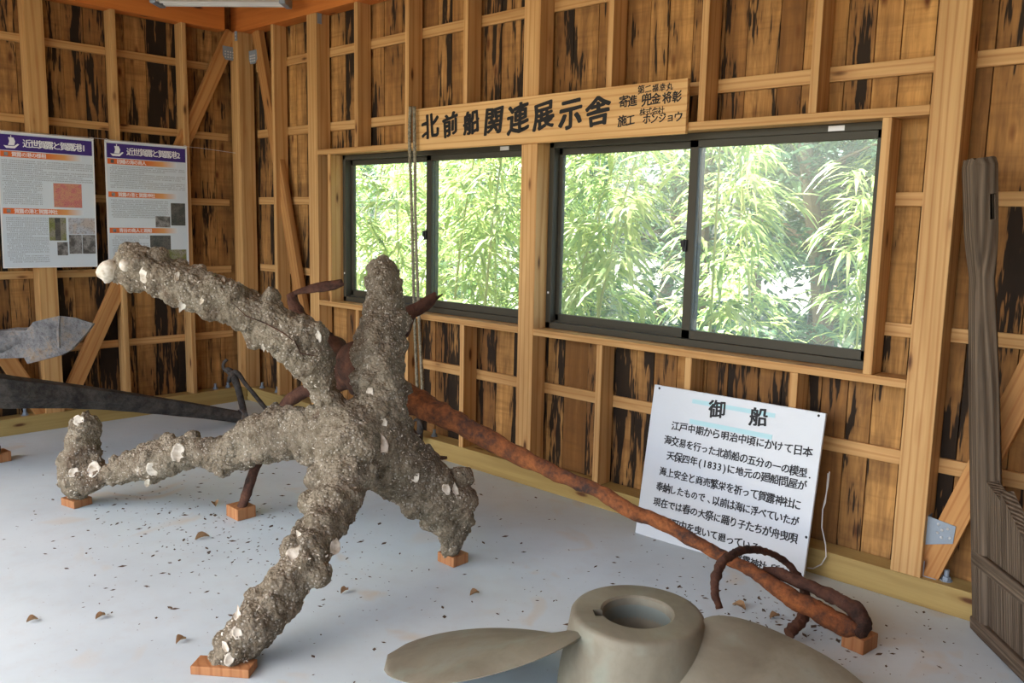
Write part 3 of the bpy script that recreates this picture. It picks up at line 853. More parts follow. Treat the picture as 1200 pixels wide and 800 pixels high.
window('window_1', 1.206, 3.0155, 2.115, 'dark bronze sliding window nearer the room corner', 1.40)
window('window_2', 3.1345, 4.9565, 4.04, 'dark bronze sliding window beside the big bare post', 1.40)

# ------------------------------------------------------------------ the shell-encrusted anchor
def lumpy(name, limbs, bumps, voxel, mat, parent=None, amp=0.012, seed=1, lump=0.3):
    """limbs of overlapping lumps fused into one continuous crusted surface"""
    rng = random.Random(seed)
    ico = bmesh.new(); bmesh.ops.create_icosphere(ico, subdivisions=2, radius=1.0)
    iv = [v.co.copy() for v in ico.verts]; fi = [[v.index for v in f.verts] for f in ico.faces]; ico.free()
    m = MB()
    def ball(c, r):
        q = Quaternion((rng.random(), rng.random(), rng.random(), rng.random())).normalized()
        sx, sy, sz = rng.uniform(0.85, 1.2), rng.uniform(0.85, 1.15), rng.uniform(0.85, 1.1)
        m.add([Vector(c) + q @ Vector((v.x * sx * r, v.y * sy * r, v.z * sz * r)) for v in iv], fi)
    for L in limbs:
        path = catmull(L, 8)
        acc = 0.0; prev = None
        for x, y, z, r in path:
            p = Vector((x, y, z))
            if prev is not None and (p - prev).length < r * 0.33:
                continue
            prev = p
            ball(p, r * 0.90)
            for _ in range(2):
                d = Vector((rng.gauss(0, 1), rng.gauss(0, 1), rng.gauss(0, 1))).normalized()
                k = rng.uniform(0.3, 0.5)
                ball(p + d * r * (1.0 - k + lump * 0.35), r * k)
    for x, y, z, r in bumps:
        ball((x, y, z), r)
    o = m.build(name, mat, parent)
    rm = o.modifiers.new('fuse', 'REMESH'); rm.mode = 'VOXEL'; rm.voxel_size = voxel; rm.adaptivity = 0
    sm = o.modifiers.new('soften', 'SMOOTH'); sm.iterations = 3; sm.factor = 0.5
    dg = bpy.context.evaluated_depsgraph_get(); dg.update()
    me = bpy.data.meshes.new_from_object(o.evaluated_get(dg))
    n = len(me.vertices)
    no = np.zeros(n * 3); me.vertex_normals.foreach_get('vector', no); no = no.reshape(-1, 3)
    co = np.zeros(n * 3); me.vertices.foreach_get('co', co); co = co.reshape(-1, 3)
    for i in range(n):
        p = Vector(co[i])
        h = noise.fractal(p * 5.0, 0.8, 2.1, 2) * 1.1 + noise.fractal(p * 12.0, 0.8, 2.1, 3) * 0.9
        h += (0.5 - min(1.0, noise.voronoi(p * 24.0)[0][0])) * 1.1
        h += noise.fractal(p * 46.0, 0.8, 2.0, 3) * 0.55
        co[i] += no[i] * h * amp
    me.vertices.foreach_set('co', co.ravel())
    me.update()
    o.modifiers.clear()
    old = o.data; o.data = me; bpy.data.meshes.remove(old)
    me.name = name
    me.materials.clear(); me.materials.append(mat)
    me.shade_smooth()
    return o

ea = lumpy('encrusted_anchor', list(LIMBS.values()), BUMPS, 0.0085, CRUST, amp=0.0115, seed=5)
tag(ea, 'five-limbed iron anchor thickly crusted with grey shells, propped on small wood blocks', 'anchor')
bvh = BVHTree.FromPolygons([v.co for v in ea.data.vertices], [p.vertices for p in ea.data.polygons])
def shell(kind, p, s, seed):
    rng = random.Random(seed)
    loc, nrm, _, _ = bvh.find_nearest(Vector(p))
    nrm = nrm.normalized()
    view = (CAM - loc).normalized()
    nrm = (nrm * 0.6 + view * 0.6).normalized()
    m = MB()
    if kind == 'knob':
        prof = [(0.0, 0.75), (0.45, 0.68), (0.8, 0.4), (0.95, 0.0), (0.85, -0.5), (0.5, -0.9)]
    elif kind == 'disc':
        prof = [(0.0, 0.16), (0.35, 0.14), (0.75, 0.2), (1.0, 0.32), (1.04, 0.26), (0.8, 0.06), (0.3, -0.1)]
    else:
        prof = [(0.0, 0.10), (0.4, 0.12), (0.8, 0.18), (1.0, 0.26), (1.04, 0.18), (0.85, -0.02), (0.3, -0.2)]
    m.lathe([(r * s, z * s) for r, z in prof], 14)
    sx, sy = {'knob': (1.0, 1.2), 'disc': (1.0, 0.95), 'oval': (0.62, 1.2), 'shard': (0.55, 1.1), 'shell': (0.75, 1.0)}[kind]
    for i, v in enumerate(m.v):
        q = Vector(v)
        d = noise.noise(q * (3.0 / s) + Vector((seed, 0, 0)))
        e = 1 + 0.45 * d
        if kind == 'shard' and q.x > 0: e *= 0.55
        m.v[i] = (q.x * sx * e, q.y * sy * e, q.z)
    o = m.build('oyster_shell', SHELL, ea, smooth=True)
    ax = view.cross(Vector((0, 0, 1))).normalized()
    x = ax - nrm * ax.dot(nrm); x.normalize()
    a = rng.uniform(-0.6, 0.6)
    y = nrm.cross(x)
    x, y = x * math.cos(a) + y * math.sin(a), y * math.cos(a) - x * math.sin(a)
    mt = Matrix((x, y, nrm)).transposed().to_4x4(); mt.translation = loc + nrm * s * (0.02 if kind != 'knob' else 0.1)
    o.matrix_basis = mt
    o['label'] = 'pale oyster shell'
for i, (x, y, z, s, k) in enumerate(SHELLS):
    shell(k, (x, y, z), s, i + 1)
# fine white shell chips all over the crust
rng = random.Random(3)
fm = MB()
polys = ea.data.polygons; vv = ea.data.vertices
for i in rng.sample(range(len(polys)), 2600):
    p = polys[i]; c = p.center
    if noise.noise(c * 5.0) < -0.1: continue
    n_ = p.normal; t = n_.orthogonal().normalized()
    a = rng.uniform(0, 6.28); u = Quaternion(n_, a) @ t; v = n_.cross(u)
    s1, s2 = rng.uniform(0.0015, 0.0065), rng.uniform(0.001, 0.0035)
    til = n_ * rng.uniform(0.0, 0.006)
    q = c + n_ * 0.001
    top = q + n_ * 0.003
    fm.add([q - u * s1 - v * s2, q + u * s1 - v * s2 * 0.4 + til, q + u * s1 * 0.6 + v * s2 + til, q - u * s1 * 0.7 + v * s2, top], [(0, 1, 4), (1, 2, 4), (2, 3, 4), (3, 0, 4)])
tag(fm.build('shell_chips', SHELL, ea), kind='stuff')
# dark split along the high limb
def crack(pts):
    m = MB()
    q = []
    for i, (p, r_) in enumerate(pts):
        loc, nrm, _, _ = bvh.find_nearest(Vector(p)); q.append((*(loc + nrm * 0.001), r_))
    m.tube([c[:3] for c in q], [c[3] * 0.7 for c in q], 6)
    m.build('crack', DRUST, ea)['label'] = 'thin dark crack'
crack(CRACK)

# ------------------------------------------------------------------ the rusty four-clawed anchor behind it
ra = empty('rusty_anchor', R_SHANK[0][:3])
tag(ra, 'long rusty iron grapple anchor lying behind the shell-crusted one, ring at its far end', 'anchor')
O = Vector(R_SHANK[0][:3])
def rod(name, nodes, mat, parent, org, n=12, flat=1.0, rough=0.18, rs=14.0, k=6, sub=None):
    q = catmull(nodes, k)
    m = MB()
    m.tube([Vector(p[:3]) - org for p in q], [max(0.001, p[3]) for p in q], n, True, flat, rough, rs)
    o = m.build(name, mat, parent, smooth=True, angle=60)
    return o
sh = rod('shank', R_SHANK, RUST, ra, O, 16, 1.0, 0.22, 16.0, 12)
rod('shank_fork', R_FORK, DRUST, ra, O, 12, 0.8, 0.3, 20.0, 10)
rod('ring', R_RING, DRUST, ra, O, 10, 1.0, 0.35, 45.0, 10)['label'] = 'broken rusty ring'
for nodes in (R_ARM_TOP, R_ARM_SIDE, R_ARM_LOW, R_ARM_BACK):
    a = rod('arm', nodes, DRUST, ra, O, 12, 0.8, 0.2, 18.0, 8)
    if nodes is R_ARM_TOP: rod('fluke', R_FLUKE_TOP, DRUST, a, O, 12, 0.45, 0.12, 25.0, 6)
    if nodes is R_ARM_SIDE: rod('fluke', R_TINE_SIDE, DRUST, a, O, 8, 0.6, 0.12, 25.0, 4)
    if nodes is R_ARM_BACK: rod('fluke', R_FOOT_BACK, DRUST, a, O, 8, 0.6, 0.12, 25.0, 4)
cr = MB(); 
bmx = bmesh.new(); bmesh.ops.create_icosphere(bmx, subdivisions=3, radius=0.13)
for v in bmx.verts: v.co *= 1 + 0.2 * noise.fractal(v.co * 12, 0.9, 2.0, 3)
cr.bm(bmx); cr.build('crown', DRUST, ra, smooth=True)

# ------------------------------------------------------------------ dark anchor by the side wall
da = empty('iron_anchor', D_SHANK[0])
tag(da, 'dark iron anchor with a thick grey shank and leaf-shaped fluke below the posters', 'anchor')
O2 = Vector(D_SHANK[0])
dsh = [(*p, r) for p, r in zip(D_SHANK, (0.045, 0.052, 0.072, 0.098, 0.11))]
m = MB(); q = catmull(dsh, 8)
m.tube([Vector(p[:3]) - O2 for p in q], [p[3] * 1.12 for p in q], 6, True, 0.85, 0.05, 6.0)
m.build('shank', DARKIRON, da)
a = rod('arm', D_ARM, GREYIRON, da, O2, 12, 0.8, 0.15, 14.0, 8)
rod('arm', D_LOWARM, DARKIRON, da, O2, 12, 0.8, 0.12, 12.0, 8)
# fluke: a thick leaf-shaped palm with a raised ridge
fp = [Vector(p) - O2 for p in D_FLUKE]
c0 = sum(fp, Vector()) / len(fp)
nn = Vector((0, 0, 0))
for i in range(len(fp)):
    nn += (fp[i] - c0).cross(fp[(i + 1) % len(fp)] - c0)
nn.normalize()
if nn.dot(CAM - O2 - c0) < 0: nn = -nn
m = MB()
n = len(fp)
rg = [Vector(p) - O2 for p in D_RIDGE]
mid = (rg[0] + rg[1]) / 2 + nn * 0.02
vs_ = [p + nn * 0.012 for p in fp] + [p - nn * 0.022 for p in fp] + [c0 + nn * 0.035, c0 - nn * 0.03]
m.add(vs_, [(i, (i + 1) % n, 2 * n) for i in range(n)] + [((i + 1) % n + n, i + n, 2 * n + 1) for i in range(n)] + [(i, i + n, (i + 1) % n + n, (i + 1) % n) for i in range(n)])
fo = m.build('fluke', GREYIRON, da)
fo['label'] = 'grey leaf-shaped fluke'
m = MB(); m.tube([rg[0] + nn * 0.005, mid, rg[1] + nn * 0.005], [0.006, 0.012, 0.008], 6, True, 1.0, 0.2, 20)
m.build('ridge', GREYIRON, fo)
m = MB()
cyl = (Vector(D_SHANK[1]) - Vector(D_SHANK[0])).normalized()
m.tube([-cyl * 0.012, cyl * 0.03], [0.058, 0.058], 10)
m.build('end_band', GREYIRON, da)

hk = empty('grapple_hook', HOOK[0][0][:3])
tag(hk, 'thin rusty grapple hook leaning in the room corner by the dark anchor shank', 'hook')
O3 = Vector(HOOK[0][0][:3])
rod('rod', HOOK[0], DARKIRON, hk, O3, 8, 1, 0.15, 30)
rod('rod', HOOK[1], DARKIRON, hk, O3, 8, 1, 0.15, 30)

# ------------------------------------------------------------------ wooden blocks under the anchors
def block(loc, size, rz, label):
    m = MB(); m.bevelbox((-size[0] / 2, -size[1] / 2, 0), (size[0] / 2, size[1] / 2, size[2]), 0.003)
    o = m.build('wooden_block', BLOCKW, None, loc, (0, 0, R(rz)))
    tag(o, label, 'block', 'wooden blocks propping the anchors')
block((1.735, -1.950, 0), (0.115, 0.10, 0.04), 12, 'small wooden block under the upturned tip of the shell-crusted anchor')
block((2.468, -1.428, 0), (0.115, 0.10, 0.06), 0, 'small wooden block under the thin rusty leg of the anchor behind')
block((3.630, -1.050, 0), (0.105, 0.09, 0.045), 0, 'small wooden block under the stubby crusted limb nearest the back wall')
block((3.775, -2.215, 0), (0.20, 0.075, 0.03), 38, 'wide flat wooden block under the longest crusted limb in front')
block((5.215, -0.515, 0), (0.085, 0.10, 0.055), -8, 'small wooden block under the ringed end of the rusty shank')
block((0.60, -1.99, 0), (0.11, 0.10, 0.06), 5, 'wooden block by the dark anchor near the side wall, cut by frame')

# ------------------------------------------------------------------ bronze propeller
HC = Vector((4.87, -1.43, 0.0))
pp = empty('ship_propeller', HC)
tag(pp, 'big bronze ship propeller with broad rounded blades lying on the white floor', 'propeller')
m = MB()
HT = 0.325
prof = [(0.245, 0.0), (0.243, 0.05), (0.232, 0.14), (0.218, 0.22), (0.208, 0.28), (0.203, HT - 0.012), (0.196, HT - 0.003), (0.185, HT), (0.113, HT), (0.106, HT - 0.006), (0.104, HT - 0.03), (0.100, 0.0)]
m.lathe(prof, 96, None, True)
hub = m.build('hub', BRONZE, pp, smooth=True, angle=50)
# keyway cut in the bore
kb = MB(); kb.box((-0.135, -0.022, HT - 0.16), (-0.09, 0.022, HT + 0.03), Matrix.Rotation(R(KEYANG), 4, 'Z'))
kc = kb.build('key_cut', BORE, pp)
bo = hub.modifiers.new('key', 'BOOLEAN'); bo.object = kc; bo.operation = 'DIFFERENCE'; bo.solver = 'EXACT'
dg = bpy.context.evaluated_depsgraph_get(); dg.update()
me = bpy.data.meshes.new_from_object(hub.evaluated_get(dg))
hub.modifiers.clear(); hub.data = me
bpy.data.objects.remove(kc)
me.materials.clear(); me.materials.append(BRONZE); me.shade_smooth(); me.set_sharp_from_angle(angle=R(40))
m = MB(); m.lathe([(0.1035, HT - 0.028), (0.1035, 0.02), (0.0, 0.018), (0.0, 0.012), (0.1037, 0.012)], 64)
m.build('bore', BORE, pp, smooth=True, angle=40)['label'] = 'dark hollow bore'

def prop_blade(az, zc, rake, Rm, cm, pit, nu=34, nc=17):
    """helicoidal blade: az its axis, chord cm, pitch pit; thick at the root, thin at the rim"""
    m = MB()
    top, bot = [], []
    for i in range(nu + 1):
        u = i / nu
        r_ = 0.15 + (Rm - 0.15) * u
        e = (u - 0.60) / (0.625 if u < 0.60 else 0.40)
        ch = cm * math.sqrt(max(0.0004, 1 - e * e))
        ph = math.atan(pit / r_)
        th0 = 0.05 * (1 - u) ** 1.3 + 0.010
        rt_, rb = [], []
        for j in range(nc + 1):
            c = -1 + 2 * j / nc
            s = c * ch / 2
            ang = az + s * math.cos(ph) / r_ + 0.10 * u
            z = zc + rake * u + s * math.sin(ph)
            t = th0 * math.sqrt(max(0.0, 1 - c * c)) ** 0.9 + 0.003
            base = Vector((r_ * math.cos(ang), r_ * math.sin(ang), z))
            rt_.append(base + Vector((0, 0, t * 0.6))); rb.append(base - Vector((0, 0, t * 0.4)))
        top.append(rt_); bot.append(rb)
    k = nc + 1
    vs_ = [p for r in top for p in r] + [p for r in bot for p in r]
    o = (nu + 1) * k
    fs = []
    for i in range(nu):
        for j in range(nc):
            fs.append((i * k + j, (i + 1) * k + j, (i + 1) * k + j + 1, i * k + j + 1))
            fs.append((o + i * k + j, o + i * k + j + 1, o + (i + 1) * k + j + 1, o + (i + 1) * k + j))
        for j in (0, nc):
            fs.append((i * k + j, (i + 1) * k + j, o + (i + 1) * k + j, o + i * k + j))
    for i in (0, nu):
        for j in range(nc):
            fs.append((i * k + j, i * k + j + 1, o + i * k + j + 1, o + i * k + j))
    m.add(vs_, fs)
    return m.build('blade', BRONZE, pp, smooth=True, angle=60)
for b in BLADES:
    prop_blade(R(b[0]), *b[1:])

# ------------------------------------------------------------------ old rudder against the back wall
RB = Vector((5.521, -0.057, 0.0))
u = Vector((0.6, -0.8, 0)); wv = Vector((-0.1015, -0.0132, 0.9947)); nv = u.cross(wv).normalized()
u = (u - wv * u.dot(wv)).normalized(); nv = u.cross(wv).normalized()
rm4 = Matrix((u, wv, nv)).transposed().to_4x4(); rm4.translation = RB
rd = empty('ship_rudder', RB)
tag(rd, 'old grey wooden ship rudder leaning on the back wall beside the bare post', 'rudder')
def rpart(mb, name, mat=GREYW, parent=rd, grain='y'):
    # built with the grain along local z, then turned into the rudder plane
    o = mb.build(name, mat, parent, smooth=False)
    return o
ru = Matrix.Translation(-RB) @ rm4
def rbox(s0, s1, t0, t1, d0, d1, name, along='t', parent=rd, bev=0.008):
    m = MB()
    if along == 't':
        m.bevelbox((-(s1 - s0) / 2, d0, 0), ((s1 - s0) / 2, d1, t1 - t0), bev)
        loc = Matrix.Translation(((s0 + s1) / 2, t0, 0)) @ Matrix(((1, 0, 0, 0), (0, 0, 1, 0), (0, 1, 0, 0), (0, 0, 0, 1)))
    else:
        m.bevelbox((-(t1 - t0) / 2, d0, 0), ((t1 - t0) / 2, d1, s1 - s0), bev)
        loc = Matrix.Translation((s0, (t0 + t1) / 2, 0)) @ Matrix(((0, 0, 1, 0), (1, 0, 0, 0), (0, 1, 0, 0), (0, 0, 0, 1)))
    o = m.build(name, GREYW, parent)
    o.matrix_basis = ru @ loc
    return o
# stock: squared timber, wider head, worn edges
m = MB()
sec = [(0.0, 0.058, 0.042), (0.25, 0.058, 0.042), (0.6, 0.058, 0.042), (0.95, 0.056, 0.040), (1.22, 0.050, 0.037), (1.34, 0.048, 0.034), (1.44, 0.058, 0.041), (1.50, 0.061, 0.044), (1.74, 0.064, 0.046), (1.765, 0.058, 0.040)]
rings = []
for t, a, b in sec:
    ring = []
    for k in range(20):
        an = 2 * math.pi * k / 20
        c, s = math.cos(an), math.sin(an)
        x = a * math.copysign(abs(c) ** 0.45, c); y = b * math.copysign(abs(s) ** 0.45, s)
        wob = 0.006 * noise.noise(Vector((c * 1.5, s * 1.5, t * 5)))
        ring.append(Vector((x * (1 + wob * 8), y * (1 + wob * 8), t + (0.012 * noise.noise(Vector((c * 3, s * 3, 9))) if t > 1.75 else 0))))
    rings.append(ring)
vs_ = [p for r in rings for p in r]
fs = [(i * 20 + k, i * 20 + (k + 1) % 20, (i + 1) * 20 + (k + 1) % 20, (i + 1) * 20 + k) for i in range(len(sec) - 1) for k in range(20)]
fs += [tuple(range(19, -1, -1)), tuple(range((len(sec) - 1) * 20, len(sec) * 20))]
m.add(vs_, fs)
stock = m.build('stock', GREYW, rd, smooth=True, angle=45)
tocol = Matrix(((1, 0, 0, 0), (0, 0, 1, 0), (0, 1, 0, 0), (0, 0, 0, 1)))
stock.matrix_basis = ru @ Matrix.Translation((0.0, 0, 0)) @ tocol
kb = MB(); kb.box((-0.12, -0.026, 1.545), (0.12, -0.006, 1.635))
kc = kb.build('slot_cut', GREYW, rd); kc.matrix_basis = stock.matrix_basis.copy()
bo = stock.modifiers.new('slot', 'BOOLEAN'); bo.object = kc; bo.operation = 'DIFFERENCE'; bo.solver = 'EXACT'
dg = bpy.context.evaluated_depsgraph_get(); dg.update()
me = bpy.data.meshes.new_from_object(stock.evaluated_get(dg)); stock.modifiers.clear(); stock.data = me
bpy.data.objects.remove(kc); me.materials.clear(); me.materials.append(GREYW)
# blade planks, each cut to the sweeping upper edge
def edge(s): return 0.70 - 0.95 * (s - 0.05) + 0.55 * (s - 0.05) ** 2
s = 0.053
for i, wd in enumerate((0.12, 0.15, 0.14, 0.16, 0.15)):
    m = MB()
    a, b = s, s + wd - 0.003
    za, zb = edge(a), edge(b)
    if i == 0: za, zb = 0.60, 0.56
    y0, y1 = -0.022, 0.022
    m.add([(-wd / 2, y0, 0.02), (wd / 2 - 0.003, y0, 0.02), (wd / 2 - 0.003, y1, 0.02), (-wd / 2, y1, 0.02), (-wd / 2, y0, za), (wd / 2 - 0.003, y0, zb), (wd / 2 - 0.003, y1, zb), (-wd / 2, y1, za)],
          [(0, 3, 2, 1), (4, 5, 6, 7), (0, 1, 5, 4), (1, 2, 6, 5), (2, 3, 7, 6), (3, 0, 4, 7)])
    o = m.build('blade_plank', GREYW, rd)
    o.matrix_basis = ru @ Matrix.Translation((s + wd / 2, 0, 0)) @ tocol
    s += wd
rbox(-0.03, 0.76, 0.262, 0.318, 0.018, 0.046, 'rail', 's')
rbox(-0.045, 0.78, 0.0, 0.055, -0.03, 0.05, 'rail', 's')

# ------------------------------------------------------------------ wooden name board over the windows
sg = empty('sign_board', (2.14, -0.021, 1.918))
tag(sg, 'long pale wooden board with brushed black Japanese characters above the windows', 'sign')
m = MB(); m.bevelbox((-0.125, -0.011, -0.965), (0.125, 0.011, 0.965), 0.002)
pl = m.build('plank', SIGNW, sg)
pl.matrix_basis = Matrix.Translation((0.967, 0.009, 0.125)) @ Matrix.Rotation(R(90), 4, 'Y') 
sf = Matrix.Translation((0.0, -0.0035, 0.0)) @ Matrix.Rotation(R(90), 4, 'X')      # local x,y -> board face
def sline(text, x, z, size, bold, adv=1.0, wob=0.03, shear=0.10, hs=1.0):
    m = MB(); write(m, text, x, z, size, bold, adv, wob, shear, hs=hs)
    o = m.build('lettering', INK, sg); o.matrix_basis = sf
for ch, x in zip('北前船関連展示舎', (2.282, 2.460, 2.640, 2.821, 3.006, 3.189, 3.377, 3.559)):
    sline(ch, x - 2.14 - 0.078, 0.137, 0.150, 0.052, 1.04, 0.06, 0.16)
sline('第二福幸丸', 1.655, 0.220, 0.041, 0.03, 0.98, 0.05)
sline('寄進', 1.548, 0.172, 0.057, 0.035, 0.92, 0.05)
sline('兜金', 1.682, 0.170, 0.058, 0.035, 0.92, 0.05)
sline('将彰', 1.797, 0.170, 0.058, 0.035, 0.92, 0.05)
sline('株式会社', 1.672, 0.114, 0.038, 0.022, 0.92, 0.05)
sline('施工', 1.545, 0.080, 0.054, 0.035, 0.92, 0.05)
sline('ホンジョウ', 1.692, 0.079, 0.048, 0.035, 0.92, 0.05)

# ------------------------------------------------------------------ laminated posters hung on the side wall
PW, PH = 0.594, 0.882
pf_ = Matrix(((0, 0, 1, 0), (1, 0, 0, 0), (0, 1, 0, 0), (0, 0, 0, 1)))              # local x -> +y, local y -> +z, face towards +x
def poster(y0, ztop, tilt, title, heads, body, photos, label, seed):
    root = empty('poster', (0.012, y0, ztop - PH))
    root.rotation_euler = (R(tilt), R(1.2), 0)
    tag(root, label, 'poster', 'laminated history posters')
    def part(mb, name, mat, lift, parent=root, x=0.0, y=0.0, **kw):
        o = mb.build(name, mat, parent, **kw)
        o.matrix_basis = Matrix.Translation((lift, x, y)) @ pf_
        return o
    m = MB(); m.bevelbox((0, 0, -0.002), (PW, PH, 0.002), 0.0015)
    part(m, 'sheet', PAPER, 0.0)
    m = MB()
    m.box((0.0, 0.0, -0.0035), (0.006, PH, 0.0035)); m.box((PW - 0.006, 0.0, -0.0035), (PW, PH, 0.0035)); m.box((0, PH - 0.006, -0.0035), (PW, PH, 0.0035)); m.box((0, 0, -0.0035), (PW, 0.006, 0.0035))
    part(m, 'clear_edge', STICKER, 0.0)['label'] = 'pale plastic edge strip'
    m = MB(); m.box((0.012, PH - 0.118, 0), (PW - 0.012, PH - 0.018, 0.0006))
    tb = part(m, 'title_bar', PURPLE, 0.0022)
    m = MB(); write(m, title, 0.152, PH - 0.069, 0.056, 0.024, 0.81)
    o = m.build('lettering', WHITEINK, tb); o.matrix_basis = Matrix.Translation((0, 0, 0.0012))
    # little white sailing ship
    m = MB()
    m.add([(0.035, PH - 0.088, 0), (0.05, PH - 0.105, 0), (0.10, PH - 0.105, 0), (0.128, PH - 0.078, 0), (0.118, PH - 0.074, 0), (0.098, PH - 0.090, 0), (0.05, PH - 0.090, 0)], [(0, 1, 2, 3, 4, 5, 6)])
    m.add([(0.062, PH - 0.086, 0), (0.098, PH - 0.086, 0), (0.105, PH - 0.060, 0), (0.096, PH - 0.036, 0), (0.064, PH - 0.036, 0), (0.070, PH - 0.060, 0)], [(0, 1, 2, 3, 4, 5)])
    m.add([(0.078, PH - 0.036, 0), (0.083, PH - 0.036, 0), (0.083, PH - 0.022, 0), (0.078, PH - 0.022, 0)], [(0, 1, 2, 3)])
    o = m.build('ship_emblem', WHITEINK, tb); o.matrix_basis = Matrix.Translation((0, 0, 0.0012))
    for text, y in heads:
        m = MB(); m.box((0, -0.019, 0), (0.50, 0.019, 0.0006))
        b = part(m, 'heading_bar', BANNER, 0.0022, x=0.014, y=y)
        m = MB(); write(m, text, 0.066, 0.0, 0.032, 0.022, 0.92)
        o = m.build('lettering', WHITEINK, b); o.matrix_basis = Matrix.Translation((0, 0, 0.0012))
        m = MB(); m.box((0.022, -0.012, 0), (0.045, 0.012, 0.0004))
        o = m.build('bullet_square', PH_GREY, b); o.matrix_basis = Matrix.Translation((0, 0, 0.0008))
    rng = random.Random(seed)
    for x0, x1, ya, yb in body:                      # blocks of print too small to read
        m = MB()
        y = ya
        while y > yb:
            x = x0 + rng.choice((0, 0, 0, 0.012))
            xe = x1 if rng.random() < 0.8 else x0 + (x1 - x0) * rng.uniform(0.4, 0.95)
            while x < xe:
                if rng.random() < 0.93:
                    h = 0.0066
                    for k in range(2):
                        yy = y + rng.uniform(0, 0.4) * h + k * h * 0.55
                        m.box((x + rng.uniform(0, .0015), yy, 0), (x + rng.uniform(0.0045, 0.007), yy + 0.0016, 0.0003))
                    xx = x + rng.uniform(0.001, 0.005)
                    m.box((xx, y, 0), (xx + 0.0014, y + h, 0.0003))
                x += 0.0084
            y -= 0.0132
        part(m, 'body_text', GREYINK, 0.0024)
    for x0, x1, y0_, y1_, mat in photos:
        m = MB(); m.box((0, 0, 0), (x1 - x0, y1_ - y0_, 0.0005))
        part(m, 'photograph', mat, 0.0022, x=x0, y=y0_)
    for x in (0.012, PW - 0.012):
        m = MB()
        m.tube([(x + 0.012 * math.cos(t) , PH - 0.004 + 0.012 * math.sin(t), 0.004) for t in [i * math.pi / 5 for i in range(11)]], 0.0022, 6)
        part(m, 'tie', CORD, 0.0)
    return root
P1 = poster(-1.735, 2.008, -0.35, '近世賀露と賀露港1', [('賀露の港の様相', PH - 0.142), ('賀露の港と賀露神社', PH - 0.508)],
       [(0.02, 0.575, PH - 0.185, PH - 0.315), (0.02, 0.255, PH - 0.318, PH - 0.47), (0.03, 0.28, PH - 0.555, 0.035)],
       [(0.325, 0.505, PH - 0.475, PH - 0.315, PH_RED), (0.288, 0.396, PH - 0.70, PH - 0.545, PH_GREEN), (0.412, 0.585, PH - 0.655, PH - 0.545, PH_PALE), (0.335, 0.402, PH - 0.80, PH - 0.71, PH_GREY), (0.412, 0.495, PH - 0.79, PH - 0.66, PH_GREY), (0.499, 0.585, PH - 0.79, PH - 0.66, PH_GREY)],
       'white Japanese history poster with purple heading ending in 1 and a red map', 4)
m = MB(); m.box((0, 0, 0), (0.034, 0.15, 0.0004)); o = m.build('photograph', PH_DARK, P1); o.matrix_basis = Matrix.Translation((0.0029, 0.325, PH - 0.698)) @ pf_
P2 = poster(-1.063, 2.003, -0.15, '近世賀露と賀露港2', [('因幡の海の商人', PH - 0.142), ('賀露の港と賀露神社', PH - 0.372), ('青谷の商人と廻船', PH - 0.625)],
       [(0.03, 0.57, PH - 0.18, PH - 0.335), (0.03, 0.44, PH - 0.415, PH - 0.535), (0.03, 0.29, PH - 0.67, 0.03)],
       [(0.345, 0.455, PH - 0.60, PH - 0.52, PH_GREY), (0.462, 0.572, PH - 0.585, PH - 0.42, PH_DARK), (0.30, 0.455, PH - 0.765, PH - 0.66, PH_DARK), (0.42, 0.575, 0.02, PH - 0.765, PH_GREEN)],
       'white Japanese history poster with purple heading ending in 2 by the slanting brace', 9)
m = MB()
yy = [-4.4, -1.95, -1.74, -1.15, -1.06, -0.47, -0.36, -0.06]
zz = [2.03, 2.025, 2.012, 2.012, 2.01, 2.004, 2.002, 1.985]
m.tube([(0.010, a, b) for a, b in zip(yy, zz)], 0.0016, 6)
tag(m.build('hanging_cord', CORD), 'thin pale cord strung along the side wall to hang the posters', 'cord')

# ------------------------------------------------------------------ handwritten notice board on the floor
TL, TR, BR, BL = [Vector(p) for p in PLACARD]
ux = ((TR - TL) + (BR - BL)).normalized()
uy = ((TL - BL) + (TR - BR)); uy = (uy - ux * uy.dot(ux)).normalized()
nz = ux.cross(uy)
BW, BH = 0.845, 0.735
nb = empty('notice_board', BL)
tag(nb, 'white board with handwritten Japanese text leaning on the back wall', 'notice board')
bmx4 = Matrix((ux, uy, nz)).transposed().to_4x4()
m = MB(); m.bevelbox((0, 0, -0.016), (BW, BH, 0.0), 0.003)
o = m.build('panel', BOARD, nb); o.matrix_basis = bmx4
def btext(text, x0, x1, y, size, bold=0.006, slope=0.0, name='lettering'):
    n_ = sum(0.6 if c.isascii() else 1.0 for c in text)
    m = MB()
    write(m, text, x0, y - slope * x0, size, bold, (x1 - x0) / n_ / size, 0.05, 0.06, slope=slope, hs=min(1.0, (x1 - x0) / n_ / size * 1.05), rng=random.Random(len(text)))
    o = m.build(name, PEN, nb); o.matrix_basis = bmx4 @ Matrix.Translation((0, 0, 0.0012))
for y0, y1 in ((BH - 0.058, BH - 0.038), (BH - 0.155, BH - 0.133)):
    m = MB(); m.box((0.215, y0, 0), (0.625, y1, 0.0005))
    o = m.build('tape_strip', BLUETAPE, nb); o.matrix_basis = bmx4 @ Matrix.Translation((0, 0, 0.0006))
rows = NOTICE
for t in rows:
    btext(*t)
for x, y in ((0.03, BH - 0.015), (BW - 0.03, BH - 0.015), (BW - 0.012, 0.2)):
    m = MB(); m.lathe([(0, 0.003), (0.004, 0.0025), (0.006, 0)], 10)
    o = m.build('pin', PEN, nb); o.matrix_basis = bmx4 @ Matrix.Translation((x, y, 0))
m = MB()
